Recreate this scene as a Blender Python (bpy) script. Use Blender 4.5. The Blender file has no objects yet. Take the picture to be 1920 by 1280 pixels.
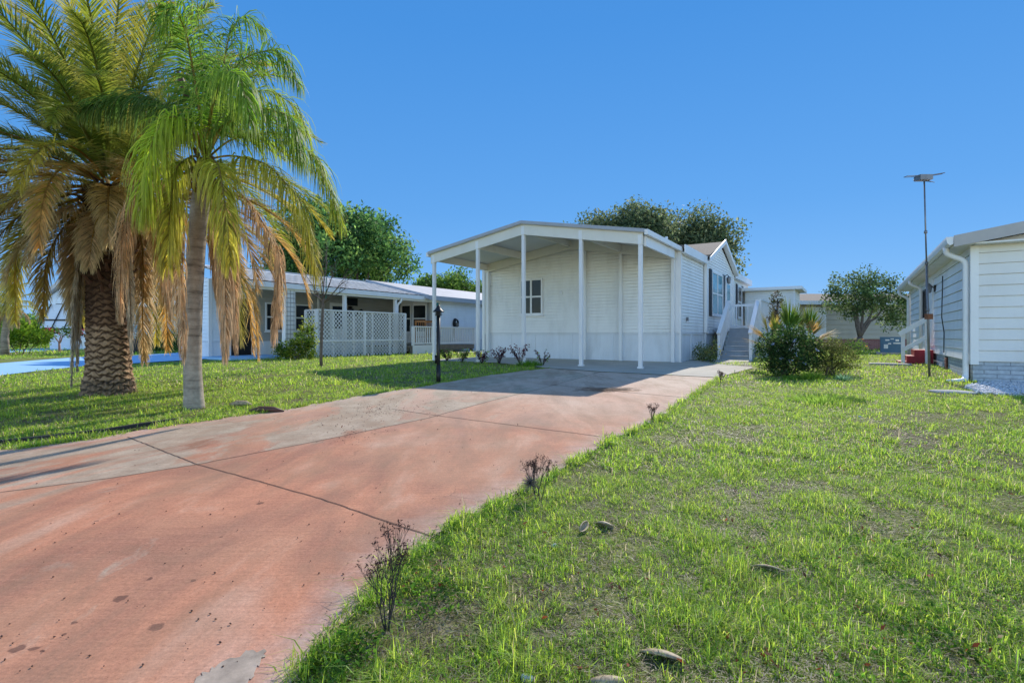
import bpy, math, random
import numpy as np
from mathutils import Vector, Matrix
random.seed(7)
rng = np.random.default_rng(11)
scene = bpy.context.scene
COL = scene.collection
R = math.radians

# ------------------------------------------------------------------ terrain and the photograph's geometry
CAM_Z, F, U0, V0 = 0.85, 1000.0, 960.0, 628.0

def gz(y):
    y = np.asarray(y, dtype=float)
    return -0.034 * 1.5 * np.logaddexp(0.0, (14.0 - y) / 1.5)

def at(u, v):
    """ground point seen at a photo pixel"""
    y = CAM_Z * F / (v - V0)
    for _ in range(30):
        y = 0.5 * y + 0.5 * (CAM_Z - float(gz(y))) * F / (v - V0)
    return Vector(((u - U0) / F * y, y, float(gz(y))))

def ray(u, v, y):
    return Vector(((u - U0) / F * y, y, CAM_Z - (v - V0) / F * y))

ANG = -R(32.4)                                    # the lots all run along this axis
D2 = Vector((math.cos(ANG), math.sin(ANG), 0))
D1 = Vector((-math.sin(ANG), math.cos(ANG), 0))

# ------------------------------------------------------------------ materials
def new_mat(name):
    m = bpy.data.materials.new(name); m.use_nodes = True
    nt = m.node_tree
    return m, nt, nt.nodes['Principled BSDF'], nt.nodes['Material Output']

def N(nt, typ, **kw):
    n = nt.nodes.new(typ)
    for k, v in kw.items():
        if k in n.inputs: n.inputs[k].default_value = v
        else: setattr(n, k, v)
    return n

def ramp(nt, src, stops):
    r = nt.nodes.new('ShaderNodeValToRGB')
    e = r.color_ramp.elements
    while len(e) < len(stops): e.new(0.5)
    for i, (p, c) in enumerate(stops):
        e[i].position = p; e[i].color = c if len(c) == 4 else (*c, 1)
    nt.links.new(src, r.inputs['Fac'])
    return r

def mixc(nt, fac, a, b, mode='MIX'):
    m = nt.nodes.new('ShaderNodeMix'); m.data_type = 'RGBA'; m.blend_type = mode
    for sock, v in ((m.inputs[0], fac), (m.inputs[6], a), (m.inputs[7], b)):
        if hasattr(v, 'links'): nt.links.new(v, sock)
        elif isinstance(v, (int, float)): sock.default_value = v
        else: sock.default_value = (*v, 1) if len(v) == 3 else v
    return m.outputs[2]

def noise(nt, scale, detail=4, rough=0.55, vec=None, dist=0.0):
    n = N(nt, 'ShaderNodeTexNoise', Scale=scale, Detail=detail, Roughness=rough, Distortion=dist)
    if vec is not None: nt.links.new(vec, n.inputs['Vector'])
    return n.outputs['Fac']

def pos(nt, scale=(1, 1, 1), rot=0.0, obj=False):
    if obj:
        s = nt.nodes.new('ShaderNodeTexCoord').outputs['Object']
    else:
        s = nt.nodes.new('ShaderNodeNewGeometry').outputs['Position']
    mp = nt.nodes.new('ShaderNodeMapping')
    mp.inputs['Scale'].default_value = scale
    mp.inputs['Rotation'].default_value = (0, 0, rot)
    nt.links.new(s, mp.inputs['Vector'])
    return mp.outputs['Vector']

def bump(nt, bsdf, h, strength=0.3, dist=0.01):
    b = N(nt, 'ShaderNodeBump', Strength=strength, Distance=dist)
    nt.links.new(h, b.inputs['Height']); nt.links.new(b.outputs['Normal'], bsdf.inputs['Normal'])

def plain(name, c, rough=0.5, var=0.12, scale=3.0, metal=0.0, spec=0.4, bmp=0.0, streak=False, grime=0.0):
    m, nt, b, o = new_mat(name)
    v = pos(nt, (6, 6, 0.7) if streak else (1, 1, 1), obj=True)
    n = noise(nt, scale, 5, 0.6, v)
    lo = tuple(x * (1 - var) for x in c); hi = tuple(min(1, x * (1 + var * 0.6)) for x in c)
    col = ramp(nt, n, [(0.3, lo), (0.7, hi)]).outputs['Color']
    if grime:
        g = noise(nt, 1.1, 6, 0.65, pos(nt, (2, 2, 0.6), obj=True))
        gf = ramp(nt, g, [(0.48, (0, 0, 0)), (0.75, (grime,) * 3)]).outputs['Color']
        col = mixc(nt, gf, col, (0.25, 0.24, 0.2))
    nt.links.new(col, b.inputs['Base Color'])
    b.inputs['Roughness'].default_value = rough; b.inputs['Metallic'].default_value = metal
    b.inputs['Specular IOR Level'].default_value = spec
    if bmp: bump(nt, b, noise(nt, scale * 12, 4), bmp, 0.01)
    return m

M = {}
M['siding'] = plain('white_siding', (0.86, 0.855, 0.82), 0.5, 0.06, 0.8, grime=0.22)
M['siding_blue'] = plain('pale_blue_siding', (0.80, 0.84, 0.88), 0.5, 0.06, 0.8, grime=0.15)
M['siding_warm'] = plain('cream_siding', (0.76, 0.75, 0.73), 0.5, 0.05, 0.8, grime=0.15)
M['siding_patio'] = plain('grey_shaded_patio_siding', (0.40, 0.395, 0.36), 0.55, 0.06, 0.8, grime=0.2)  # grey-beige siding with the patio's shade put into the base colour
M['siding_beige'] = plain('beige_siding', (0.52, 0.47, 0.38), 0.6, 0.06, 0.8, grime=0.2)
M['trim'] = plain('white_trim', (0.8, 0.8, 0.8), 0.4, 0.05, 1.0, grime=0.12)
M['skirt'] = plain('skirting_panel', (0.74, 0.77, 0.80), 0.5, 0.05, 1.0, grime=0.25, streak=True)
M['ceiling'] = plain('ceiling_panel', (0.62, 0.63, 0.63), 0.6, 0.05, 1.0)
M['beam'] = plain('cream_beam', (0.74, 0.71, 0.63), 0.5, 0.05, 1.0, grime=0.1)
M['fascia'] = plain('grey_fascia', (0.36, 0.38, 0.42), 0.4, 0.08)
M['shingle'] = plain('brown_shingle', (0.16, 0.13, 0.11), 0.9, 0.35, 14, bmp=0.5)
M['black'] = plain('black_metal', (0.012, 0.012, 0.013), 0.4, 0.3)
M['shutter'] = plain('dark_shutter', (0.02, 0.022, 0.03), 0.5, 0.2)
M['stair'] = plain('grey_stair_paint', (0.34, 0.38, 0.42), 0.55, 0.1, 5, grime=0.3)
M['steel'] = plain('dull_steel', (0.22, 0.22, 0.23), 0.45, 0.25, 8, metal=0.6)
M['dark'] = plain('dark_interior', (0.012, 0.011, 0.010), 0.8, 0.2)
M['tan_wood'] = plain('orange_wood', (0.42, 0.17, 0.05), 0.5, 0.3, 9)
M['grey_wood'] = plain('weathered_timber', (0.2, 0.17, 0.13), 0.8, 0.3, 9)
M['red_brick_paint'] = plain('red_step_paint', (0.34, 0.015, 0.03), 0.5, 0.25, 6)
M['ac'] = plain('slate_blue_cabinet', (0.075, 0.17, 0.27), 0.45, 0.15, 4)
M['paper'] = plain('paper_label', (0.75, 0.77, 0.77), 0.6, 0.1, 20)
M['concrete_pad'] = plain('pad_concrete', (0.45, 0.43, 0.40), 0.85, 0.2, 6, bmp=0.3)
M['boulder'] = plain('boulder_stone', (0.10, 0.085, 0.08), 0.85, 0.4, 5, bmp=0.6)
M['car_paint'] = plain('white_car_paint', (0.72, 0.75, 0.78), 0.2, 0.03, 1)
M['tyre'] = plain('tyre_rubber', (0.015, 0.015, 0.015), 0.8, 0.2)
M['blue_bin'] = plain('navy_plastic', (0.01, 0.03, 0.10), 0.5, 0.2)
M['green_tag'] = plain('green_plastic', (0.0, 0.34, 0.16), 0.4, 0.1)
M['teal'] = plain('teal_sheet', (0.03, 0.25, 0.28), 0.5, 0.1)
M['rubber_edge'] = plain('black_edging', (0.03, 0.028, 0.028), 0.7, 0.3, 12)
M['bark'] = plain('tree_bark', (0.13, 0.10, 0.075), 0.9, 0.4, 9, bmp=0.6)
M['grey_bark'] = plain('grey_bark', (0.16, 0.13, 0.11), 0.9, 0.35, 12, bmp=0.5)
M['twig'] = plain('dry_twig', (0.05, 0.04, 0.038), 0.9, 0.4, 20)
M['spathe'] = plain('dry_spathe', (0.40, 0.30, 0.18), 0.6, 0.6, 14, spec=0.4, streak=True)
M['spathe_dark'] = plain('brown_spathe', (0.10, 0.045, 0.03), 0.6, 0.3, 10)
M['oil'] = plain('oil_stain', (0.24, 0.115, 0.075), 0.7, 0.3, 20)
M['joint'] = plain('joint_dirt', (0.11, 0.06, 0.042), 0.95, 0.5, 30)
M['paint_patch'] = plain('grey_cement_patch', (0.52, 0.40, 0.30), 0.9, 0.3, 14, bmp=0.5)
M['sandy'] = plain('sandy_margin', (0.60, 0.38, 0.29), 0.95, 0.35, 9, bmp=0.5)
M['green_pole'] = plain('green_stake', (0.02, 0.22, 0.17), 0.5, 0.1)

def glass(name, c):
    m, nt, b, o = new_mat(name)
    n = noise(nt, 1.3, 3, 0.5, pos(nt, obj=True))
    col = ramp(nt, n, [(0.35, c), (0.7, tuple(x * 2.2 for x in c))]).outputs['Color']
    nt.links.new(col, b.inputs['Base Color'])
    b.inputs['Roughness'].default_value = 0.04
    b.inputs['Specular IOR Level'].default_value = 0.18
    return m
M['glass'] = glass('window_glass', (0.012, 0.016, 0.02))
M['glass_sky'] = glass('window_glass_bright', (0.10, 0.22, 0.26))

def leafmat(name, trans=0.45, rough=0.5, spec=0.35):
    m, nt, b, o = new_mat(name)
    a = nt.nodes.new('ShaderNodeAttribute'); a.attribute_name = 'Col'
    n = noise(nt, 9, 3, 0.6, pos(nt))
    v = ramp(nt, n, [(0.25, (0.72,) * 3), (0.75, (1.22,) * 3)]).outputs['Color']
    col = mixc(nt, 1.0, a.outputs['Color'], v, 'MULTIPLY')
    nt.links.new(col, b.inputs['Base Color'])
    b.inputs['Roughness'].default_value = rough; b.inputs['Specular IOR Level'].default_value = spec
    t = nt.nodes.new('ShaderNodeBsdfTranslucent')
    hs = N(nt, 'ShaderNodeHueSaturation', Saturation=1.03, Value=1.85)
    nt.links.new(col, hs.inputs['Color']); nt.links.new(hs.outputs['Color'], t.inputs['Color'])
    mx = nt.nodes.new('ShaderNodeMixShader'); mx.inputs[0].default_value = trans
    nt.links.new(b.outputs[0], mx.inputs[1]); nt.links.new(t.outputs[0], mx.inputs[2])
    nt.links.new(mx.outputs[0], o.inputs['Surface'])
    return m
M['leaf'] = leafmat('leaf', 0.45, 0.6, 0.12)
M['frond'] = leafmat('palm_leaflet', 0.5, 0.55, 0.25)
M['blade'] = leafmat('grass_blade', 0.56, 0.5, 0.3)
M['dead'] = leafmat('dead_leaf', 0.25, 0.7, 0.15)

STAINS = [(*at(u_, v_).xy, r_) for u_, v_, r_ in ((224, 1126, .034), (292, 1180, .034), (35, 1221, .03), (68, 1219, .02), (120, 1193, .013), (487, 946, .032), (78, 1226, .012), (282, 1089, .015), (362, 1091, .015), (140, 1172, .012), (600, 820, .02), (416, 1010, .012), (180, 980, .012))]
def mat_lap_concrete(name, grey_amount, red=(0.60, 0.255, 0.143), stains=()):
    """salmon stained concrete, worn through to grey, tan toward the house"""
    m, nt, b, o = new_mat(name)
    p = pos(nt)
    wn2 = N(nt, 'ShaderNodeTexNoise', Scale=22.0, Detail=3.0); nt.links.new(p, wn2.inputs['Vector'])
    w2 = nt.nodes.new('ShaderNodeVectorMath'); w2.operation = 'MULTIPLY_ADD'; nt.links.new(wn2.outputs['Color'], w2.inputs[0]); w2.inputs[1].default_value = (.05, .05, 0); nt.links.new(p, w2.inputs[2])
    w3 = nt.nodes.new('ShaderNodeVectorMath'); w3.operation = 'SUBTRACT'; nt.links.new(w2.outputs[0], w3.inputs[0]); w3.inputs[1].default_value = (.025, .025, 0); wv2 = w3.outputs[0]
    along = pos(nt, (1.5, 0.55, 1), -R(57.6))           # long blotches across the broom strokes
    red_v = ramp(nt, noise(nt, 0.9, 7, 0.62, along, 0.6), [(0.28, (0.27, 0.135, 0.08)), (0.42, (0.43, 0.18, 0.11)), (0.55, red), (0.70, (0.71, 0.41, 0.28))]).outputs['Color']
    red_v = mixc(nt, ramp(nt, noise(nt, 0.38, 4, 0.6, p, 0.4), [(0.38, (0, 0, 0)), (0.66, (0.6,) * 3)]).outputs['Color'], red_v, (0.44, 0.26, 0.16))
    # tan near the house
    sx = nt.nodes.new('ShaderNodeSeparateXYZ'); nt.links.new(p, sx.inputs[0])
    nm = N(nt, 'ShaderNodeMath', operation='MULTIPLY_ADD'); nt.links.new(noise(nt, 0.7, 5, 0.6, p), nm.inputs[0]); nm.inputs[1].default_value = 6.0; nt.links.new(sx.outputs['Y'], nm.inputs[2])
    mr = N(nt, 'ShaderNodeMapRange'); mr.inputs['From Min'].default_value = 8.5; mr.inputs['From Max'].default_value = 13.5
    nt.links.new(nm.outputs[0], mr.inputs['Value'])
    mr.inputs['To Max'].default_value = 0.88
    col = mixc(nt, mr.outputs[0], red_v, (0.64, 0.49, 0.37))
    g = noise(nt, 0.55, 7, 0.66, pos(nt, (1, 0.6, 1), -R(57.6)), 0.9)
    gf = ramp(nt, g, [(0.60 - grey_amount, (0, 0, 0)), (0.66 - grey_amount, (0.85,) * 3)]).outputs['Color']
    col = mixc(nt, gf, col, ramp(nt, noise(nt, 3, 5, 0.6, p), [(0.3, (0.36, 0.285, 0.20)), (0.7, (0.56, 0.455, 0.335))]).outputs['Color'])
    ea = nt.nodes.new('ShaderNodeAttribute'); ea.attribute_name = 'Col'       # worn pale toward the slab's free edge
    es = nt.nodes.new('ShaderNodeSeparateColor'); nt.links.new(ea.outputs['Color'], es.inputs[0])
    em = N(nt, 'ShaderNodeMath', operation='MULTIPLY'); nt.links.new(es.outputs[0], em.inputs[0])
    nt.links.new(ramp(nt, noise(nt, 5, 5, 0.7, p), [(0.3, (.25,) * 3), (0.6, (1.1,) * 3)]).outputs['Color'], em.inputs[1]); em.use_clamp = True
    col = mixc(nt, em.outputs[0], col, (0.60, 0.45, 0.37))
    last = None                                                            # soaked-in oil drips
    for (sx_, sy_, sr_) in stains:
        dv = nt.nodes.new('ShaderNodeVectorMath'); dv.operation = 'DISTANCE'; nt.links.new(wv2, dv.inputs[0]); dv.inputs[1].default_value = (sx_, sy_, float(gz(sy_)) + .012)
        dd = N(nt, 'ShaderNodeMath', operation='DIVIDE'); nt.links.new(dv.outputs['Value'], dd.inputs[0]); dd.inputs[1].default_value = sr_
        if last is None: last = dd.outputs[0]
        else:
            mn = N(nt, 'ShaderNodeMath', operation='MINIMUM'); nt.links.new(last, mn.inputs[0]); nt.links.new(dd.outputs[0], mn.inputs[1]); last = mn.outputs[0]
    if last is not None: col = mixc(nt, ramp(nt, last, [(0.75, (.72,) * 3), (1.0, (0, 0, 0))]).outputs['Color'], col, (0.12, 0.055, 0.04))
    fine = ramp(nt, noise(nt, 60, 3, 0.7, p), [(0.3, (0.78,) * 3), (0.7, (1.12,) * 3)]).outputs['Color']
    col = mixc(nt, 1.0, col, fine, 'MULTIPLY')
    grit = ramp(nt, noise(nt, 150, 2, 0.8, p), [(0.62, (1, 1, 1)), (0.72, (0.5,) * 3)]).outputs['Color']
    col = mixc(nt, 1.0, col, grit, 'MULTIPLY')
    vo = N(nt, 'ShaderNodeTexVoronoi', Scale=0.9); vo.feature = 'DISTANCE_TO_EDGE'
    wv_ = nt.nodes.new('ShaderNodeVectorMath'); wv_.operation = 'MULTIPLY_ADD'; nn_ = N(nt, 'ShaderNodeTexNoise', Scale=2.5, Detail=6.0); nt.links.new(p, nn_.inputs['Vector'])
    nt.links.new(nn_.outputs['Color'], wv_.inputs[0]); wv_.inputs[1].default_value = (.5, .5, .5); nt.links.new(p, wv_.inputs[2]); nt.links.new(wv_.outputs[0], vo.inputs['Vector'])
    crk = ramp(nt, vo.outputs['Distance'], [(0.0, (1, 1, 1)), (0.006, (0, 0, 0))]).outputs['Color']
    cm_ = mixc(nt, 1.0, crk, ramp(nt, noise(nt, 0.5, 3, 0.5, p), [(0.5, (0, 0, 0)), (0.6, (0.6,) * 3)]).outputs['Color'], 'MULTIPLY')
    col = mixc(nt, cm_, col, (0.14, 0.085, 0.06))
    broom = noise(nt, 1.0, 2, 0.5, pos(nt, (3.0, 90.0, 1), -R(57.6)))
    bf = ramp(nt, broom, [(0.3, (0.90,) * 3), (0.7, (1.06,) * 3)]).outputs['Color']
    col = mixc(nt, 1.0, col, bf, 'MULTIPLY')
    mold = ramp(nt, noise(nt, 1.5, 6, 0.7, along, 0.3), [(0.46, (0, 0, 0)), (0.70, (0.6,) * 3)]).outputs['Color']
    col = mixc(nt, mold, col, (0.30, 0.18, 0.11))
    nt.links.new(col, b.inputs['Base Color'])
    b.inputs['Roughness'].default_value = 0.85; b.inputs['Specular IOR Level'].default_value = 0.25
    bump(nt, b, noise(nt, 70, 4, 0.7, p), 0.35, 0.006)
    return m
M['red_concrete'] = mat_lap_concrete('red_stained_concrete', 0.02, stains=STAINS)
M['worn_concrete'] = mat_lap_concrete('worn_red_concrete', 0.14)

def mat_concrete(name, c, var=0.2):
    m, nt, b, o = new_mat(name)
    p = pos(nt)
    col = ramp(nt, noise(nt, 1.1, 7, 0.65, p), [(0.3, tuple(x * (1 - var) for x in c)), (0.7, tuple(x * (1 + var * .5) for x in c))]).outputs['Color']
    fine = ramp(nt, noise(nt, 50, 3, 0.7, p), [(0.3, (0.86,) * 3), (0.7, (1.08,) * 3)]).outputs['Color']
    nt.links.new(mixc(nt, 1.0, col, fine, 'MULTIPLY'), b.inputs['Base Color'])
    b.inputs['Roughness'].default_value = 0.85; b.inputs['Specular IOR Level'].default_value = 0.2
    bump(nt, b, noise(nt, 60, 4, 0.7, p), 0.25, 0.005)
    return m
M['slab'] = mat_concrete('grey_concrete', (0.50, 0.455, 0.375))
M['blue_paint'] = mat_concrete('blue_painted_concrete', (0.36, 0.60, 0.86), 0.1)
M['path'] = mat_concrete('pale_path', (0.42, 0.41, 0.38))

def mat_soil():
    m, nt, b, o = new_mat('lawn_soil')
    p = pos(nt)
    a = ramp(nt, noise(nt, 14, 6, 0.7, p), [(0.25, (0.06, 0.046, 0.03)), (0.5, (0.20, 0.155, 0.11)), (0.78, (0.44, 0.38, 0.31))]).outputs['Color']
    gr = ramp(nt, noise(nt, 6, 5, 0.7, p), [(0.3, (0.12, 0.17, 0.02)), (0.7, (0.30, 0.36, 0.06))]).outputs['Color']
    f = ramp(nt, noise(nt, 0.75, 6, 0.62, p), [(0.40, (1, 1, 1)), (0.66, (0.12,) * 3)]).outputs['Color']
    nt.links.new(mixc(nt, f, a, gr), b.inputs['Base Color'])
    b.inputs['Roughness'].default_value = 0.95; b.inputs['Specular IOR Level'].default_value = 0.1
    bump(nt, b, noise(nt, 25, 6, 0.7, p), 0.8, 0.03)
    return m
M['soil'] = mat_soil()

def mat_brick(name, c1, c2, mortar, sx, sy):
    m, nt, b, o = new_mat(name)
    tc = nt.nodes.new('ShaderNodeTexCoord')
    sep = nt.nodes.new('ShaderNodeSeparateXYZ'); nt.links.new(tc.outputs['Object'], sep.inputs[0])
    ad = N(nt, 'ShaderNodeMath', operation='ADD'); nt.links.new(sep.outputs['X'], ad.inputs[0]); nt.links.new(sep.outputs['Y'], ad.inputs[1])
    cb = nt.nodes.new('ShaderNodeCombineXYZ'); nt.links.new(ad.outputs[0], cb.inputs[0]); nt.links.new(sep.outputs['Z'], cb.inputs[1])
    br = N(nt, 'ShaderNodeTexBrick', Scale=1.0); br.inputs['Brick Width'].default_value = sx; br.inputs['Row Height'].default_value = sy
    br.inputs['Mortar Size'].default_value = 0.008
    br.inputs['Color1'].default_value = (*c1, 1); br.inputs['Color2'].default_value = (*c2, 1); br.inputs['Mortar'].default_value = (*mortar, 1)
    nt.links.new(cb.outputs[0], br.inputs['Vector'])
    v = ramp(nt, noise(nt, 12, 5, 0.6, pos(nt)), [(0.3, (0.75,) * 3), (0.7, (1.1,) * 3)]).outputs['Color']
    nt.links.new(mixc(nt, 1.0, br.outputs['Color'], v, 'MULTIPLY'), b.inputs['Base Color'])
    b.inputs['Roughness'].default_value = 0.8
    iv = N(nt, 'ShaderNodeMath', operation='SUBTRACT'); iv.inputs[0].default_value = 1.0; nt.links.new(br.outputs['Fac'], iv.inputs[1])
    bump(nt, b, iv.outputs[0], 0.6, 0.008)
    return m
M['grey_brick'] = mat_brick('painted_grey_brick', (0.42, 0.48, 0.54), (0.50, 0.55, 0.60), (0.26, 0.29, 0.33), 0.40, 0.086)
M['red_brick'] = mat_brick('red_brick', (0.28, 0.09, 0.08), (0.36, 0.14, 0.12), (0.35, 0.28, 0.26), 0.22, 0.075)

def mat_tile():
    m, nt, b, o = new_mat('white_metal_tile_roof')
    p = pos(nt, obj=True)
    w = N(nt, 'ShaderNodeTexWave', Scale=2.2, Distortion=1.5, Detail=2.0); w.bands_direction = 'X'
    nt.links.new(p, w.inputs['Vector'])
    col = ramp(nt, noise(nt, 3, 5, 0.6, p), [(0.3, (0.60, 0.56, 0.53)), (0.7, (0.78, 0.74, 0.70))]).outputs['Color']
    nt.links.new(col, b.inputs['Base Color']); b.inputs['Roughness'].default_value = 0.5
    return m
M['tile'] = mat_tile()
M['pale_roof'] = plain('pale_roof_sheet', (0.60, 0.56, 0.53), 0.6, 0.14, 2, grime=0.3)

def mat_palm_trunk():
    m, nt, b, o = new_mat('date_palm_bark')
    a = nt.nodes.new('ShaderNodeAttribute'); a.attribute_name = 'Col'
    v = ramp(nt, noise(nt, 30, 6, 0.7, pos(nt, (1, 1, 0.35))), [(0.25, (0.55,) * 3), (0.75, (1.3,) * 3)]).outputs['Color']
    nt.links.new(mixc(nt, 1.0, a.outputs['Color'], v, 'MULTIPLY'), b.inputs['Base Color'])
    b.inputs['Roughness'].default_value = 0.9; b.inputs['Specular IOR Level'].default_value = 0.15
    bump(nt, b, noise(nt, 60, 5, 0.7, pos(nt, (1, 1, 0.25))), 0.6, 0.015)
    return m
M['palm_trunk'] = mat_palm_trunk()

def mat_queen():
    m, nt, b, o = new_mat('queen_palm_bark')
    p = pos(nt, (1, 1, 9))
    ring = noise(nt, 1.4, 4, 0.7, p)
    col = ramp(nt, ring, [(0.32, (0.17, 0.135, 0.105)), (0.45, (0.36, 0.30, 0.24)), (0.75, (0.50, 0.43, 0.35))]).outputs['Color']
    bl = ramp(nt, noise(nt, 9, 6, 0.7, pos(nt)), [(0.3, (0.6,) * 3), (0.7, (1.15,) * 3)]).outputs['Color']
    nt.links.new(mixc(nt, 1.0, col, bl, 'MULTIPLY'), b.inputs['Base Color'])
    b.inputs['Roughness'].default_value = 0.9; b.inputs['Specular IOR Level'].default_value = 0.15
    bump(nt, b, ring, 0.5, 0.02)
    return m
M['queen_trunk'] = mat_queen()
M['pebble'] = plain('white_pebble', (0.62, 0.62, 0.63), 0.7, 0.3, 25)

# ------------------------------------------------------------------ object helpers
def tag(o, label=None, cat=None, group=None, kind=None):
    if label: o['label'] = label
    if cat: o['category'] = cat
    if group: o['group'] = group
    if kind: o['kind'] = kind
    return o

def thing(name, label, cat, loc=(0, 0, 0), rz=0.0, group=None):
    o = bpy.data.objects.new(name, None); COL.objects.link(o)
    o.location = loc; o.rotation_euler = (0, 0, rz); o.empty_display_size = 0.2
    return tag(o, label, cat, group)

def link_mesh(name, me, mat, parent=None):
    o = bpy.data.objects.new(name, me); COL.objects.link(o)
    if mat: me.materials.append(mat)
    if parent is not None: o.parent = parent
    return o

def np_mesh(name, verts, faces, mat, parent=None, cols=None, smooth=False):
    """faces: (n,3) or (n,4) arrays, or a list of several such arrays"""
    me = bpy.data.meshes.new(name)
    verts = np.asarray(verts, dtype=np.float32)
    fl = faces if isinstance(faces, list) else [faces]
    fl = [np.asarray(f, dtype=np.int32) for f in fl if len(f)]
    me.vertices.add(len(verts)); me.vertices.foreach_set('co', verts.ravel())
    loops = np.concatenate([f.ravel() for f in fl])
    tot = np.concatenate([np.full(len(f), f.shape[1], np.int32) for f in fl])
    st = np.concatenate(([0], np.cumsum(tot)[:-1])).astype(np.int32)
    me.loops.add(len(loops)); me.loops.foreach_set('vertex_index', loops)
    me.polygons.add(len(tot)); me.polygons.foreach_set('loop_start', st); me.polygons.foreach_set('loop_total', tot)
    if cols is not None:
        c = np.ones((len(verts), 4), np.float32); c[:, :3] = cols
        at_ = me.color_attributes.new('Col', 'FLOAT_COLOR', 'POINT'); at_.data.foreach_set('color', c.ravel())
    me.update(calc_edges=True)
    if smooth: me.polygons.foreach_set('use_smooth', np.ones(len(tot), bool))
    return link_mesh(name, me, mat, parent)

class MB:
    def __init__(s): s.v = []; s.f = []; s.cut = []
    def add(s, vs, fs):
        b = len(s.v); s.cut.append((b, len(s.f))); s.v += [tuple(x) for x in vs]; s.f += [tuple(b + i for i in f) for f in fs]; return s
    def box(s, x0, x1, y0, y1, z0, z1):
        return s.add([(x0, y0, z0), (x1, y0, z0), (x1, y1, z0), (x0, y1, z0), (x0, y0, z1), (x1, y0, z1), (x1, y1, z1), (x0, y1, z1)],
                     [(3, 2, 1, 0), (4, 5, 6, 7), (0, 1, 5, 4), (1, 2, 6, 5), (2, 3, 7, 6), (3, 0, 4, 7)])
    def bar(s, a, b, w, h=None):
        """square bar between two points"""
        a, b = Vector(a), Vector(b); h = h or w
        d = (b - a).normalized()
        up = Vector((0, 0, 1)) if abs(d.z) < 0.9 else Vector((0, 1, 0))
        x = d.cross(up).normalized() * (w / 2); y = x.cross(d).normalized() * (h / 2)
        vs = [a - x - y, a + x - y, a + x + y, a - x + y, b - x - y, b + x - y, b + x + y, b - x + y]
        return s.add(vs, [(0, 1, 2, 3), (7, 6, 5, 4), (0, 4, 5, 1), (1, 5, 6, 2), (2, 6, 7, 3), (3, 7, 4, 0)])
    def tube(s, pts, radii, n=8, cap=True):
        pts = [Vector(p) for p in pts]
        if isinstance(radii, (int, float)): radii = [radii] * len(pts)
        rings = []; px = None
        for i, p in enumerate(pts):
            d = (pts[min(i + 1, len(pts) - 1)] - pts[max(i - 1, 0)]).normalized()
            if px is None:
                px = d.cross(Vector((0, 0, 1)) if abs(d.z) < 0.9 else Vector((0, 1, 0))).normalized()
            else:
                px = (px - d * px.dot(d)).normalized()
            py = d.cross(px)
            rings.append([p + (px * math.cos(2 * math.pi * k / n) + py * math.sin(2 * math.pi * k / n)) * radii[i] for k in range(n)])
        b = len(s.v)
        for r in rings: s.v += [tuple(q) for q in r]
        for i in range(len(pts) - 1):
            for k in range(n):
                k2 = (k + 1) % n
                s.f.append((b + i * n + k, b + i * n + k2, b + (i + 1) * n + k2, b + (i + 1) * n + k))
        if cap:
            s.f.append(tuple(b + k for k in reversed(range(n)))); s.f.append(tuple(b + (len(pts) - 1) * n + k for k in range(n)))
        return s
    def lathe(s, prof, n=16, c=(0, 0, 0)):
        b = len(s.v)
        for r, z in prof:
            for k in range(n):
                a = 2 * math.pi * k / n
                s.v.append((c[0] + r * math.cos(a), c[1] + r * math.sin(a), c[2] + z))
        for i in range(len(prof) - 1):
            for k in range(n):
                k2 = (k + 1) % n
                s.f.append((b + i * n + k, b + i * n + k2, b + (i + 1) * n + k2, b + (i + 1) * n + k))
        s.f.append(tuple(b + k for k in reversed(range(n)))); s.f.append(tuple(b + (len(prof) - 1) * n + k for k in range(n)))
        return s
    def prism(s, poly, d):
        """extrude a planar polygon (3-D points) along vector d"""
        n = len(poly); d = Vector(d)
        vs = [Vector(p) for p in poly] + [Vector(p) + d for p in poly]
        return s.add(vs, [tuple(range(n))[::-1], tuple(range(n, 2 * n))] + [(i, (i + 1) % n, n + (i + 1) % n, n + i) for i in range(n)])
    def siding(s, o, u, nrm, poly, course=0.105, lip=0.015, gap=0.006):
        """lap siding clipped to a convex outline poly of (along, height) points; o wall origin, u along, nrm outward"""
        o, u, nrm = Vector(o), Vector(u), Vector(nrm)
        z0 = min(p[1] for p in poly); z1 = max(p[1] for p in poly)
        s.add([o + u * p[0] + Vector((0, 0, p[1])) - nrm * .03 for p in poly], [tuple(range(len(poly)))])
        k = 0
        while z0 + k * course < z1 - 1e-4:
            a, b = z0 + k * course, min(z0 + (k + 1) * course, z1); k += 1
            c = poly
            for lim, sg in ((a + gap, 1), (b, -1)):
                out = []
                for i in range(len(c)):
                    p, q = c[i], c[(i + 1) % len(c)]
                    ip, iq = sg * (p[1] - lim) >= -1e-9, sg * (q[1] - lim) >= -1e-9
                    if ip: out.append(p)
                    if ip != iq:
                        t = (lim - p[1]) / (q[1] - p[1]); out.append((p[0] + t * (q[0] - p[0]), lim))
                c = out
                if len(c) < 3: break
            if len(c) < 3: continue
            def P(pt, off): return o + u * pt[0] + Vector((0, 0, pt[1])) + nrm * off
            s.add([P(p, 0.003 + lip * (1 - (p[1] - a) / course)) for p in c], [tuple(range(len(c)))])
            bot = [p for p in c if abs(p[1] - a - gap) < 1e-6]
            if len(bot) >= 2:
                l, r = min(bot), max(bot)
                e_ = 0.003 + lip * (1 - gap / course)
                s.add([P(l, -.03), P(r, -.03), P(r, e_), P(l, e_)], [(0, 1, 2, 3)])
        return s
    def build(s, name, mat, parent=None, smooth=False):
        me = bpy.data.meshes.new(name); me.from_pydata(s.v, [], s.f); me.update()
        if smooth: me.polygons.foreach_set('use_smooth', [True] * len(me.polygons))
        return link_mesh(name, me, mat, parent)

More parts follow.
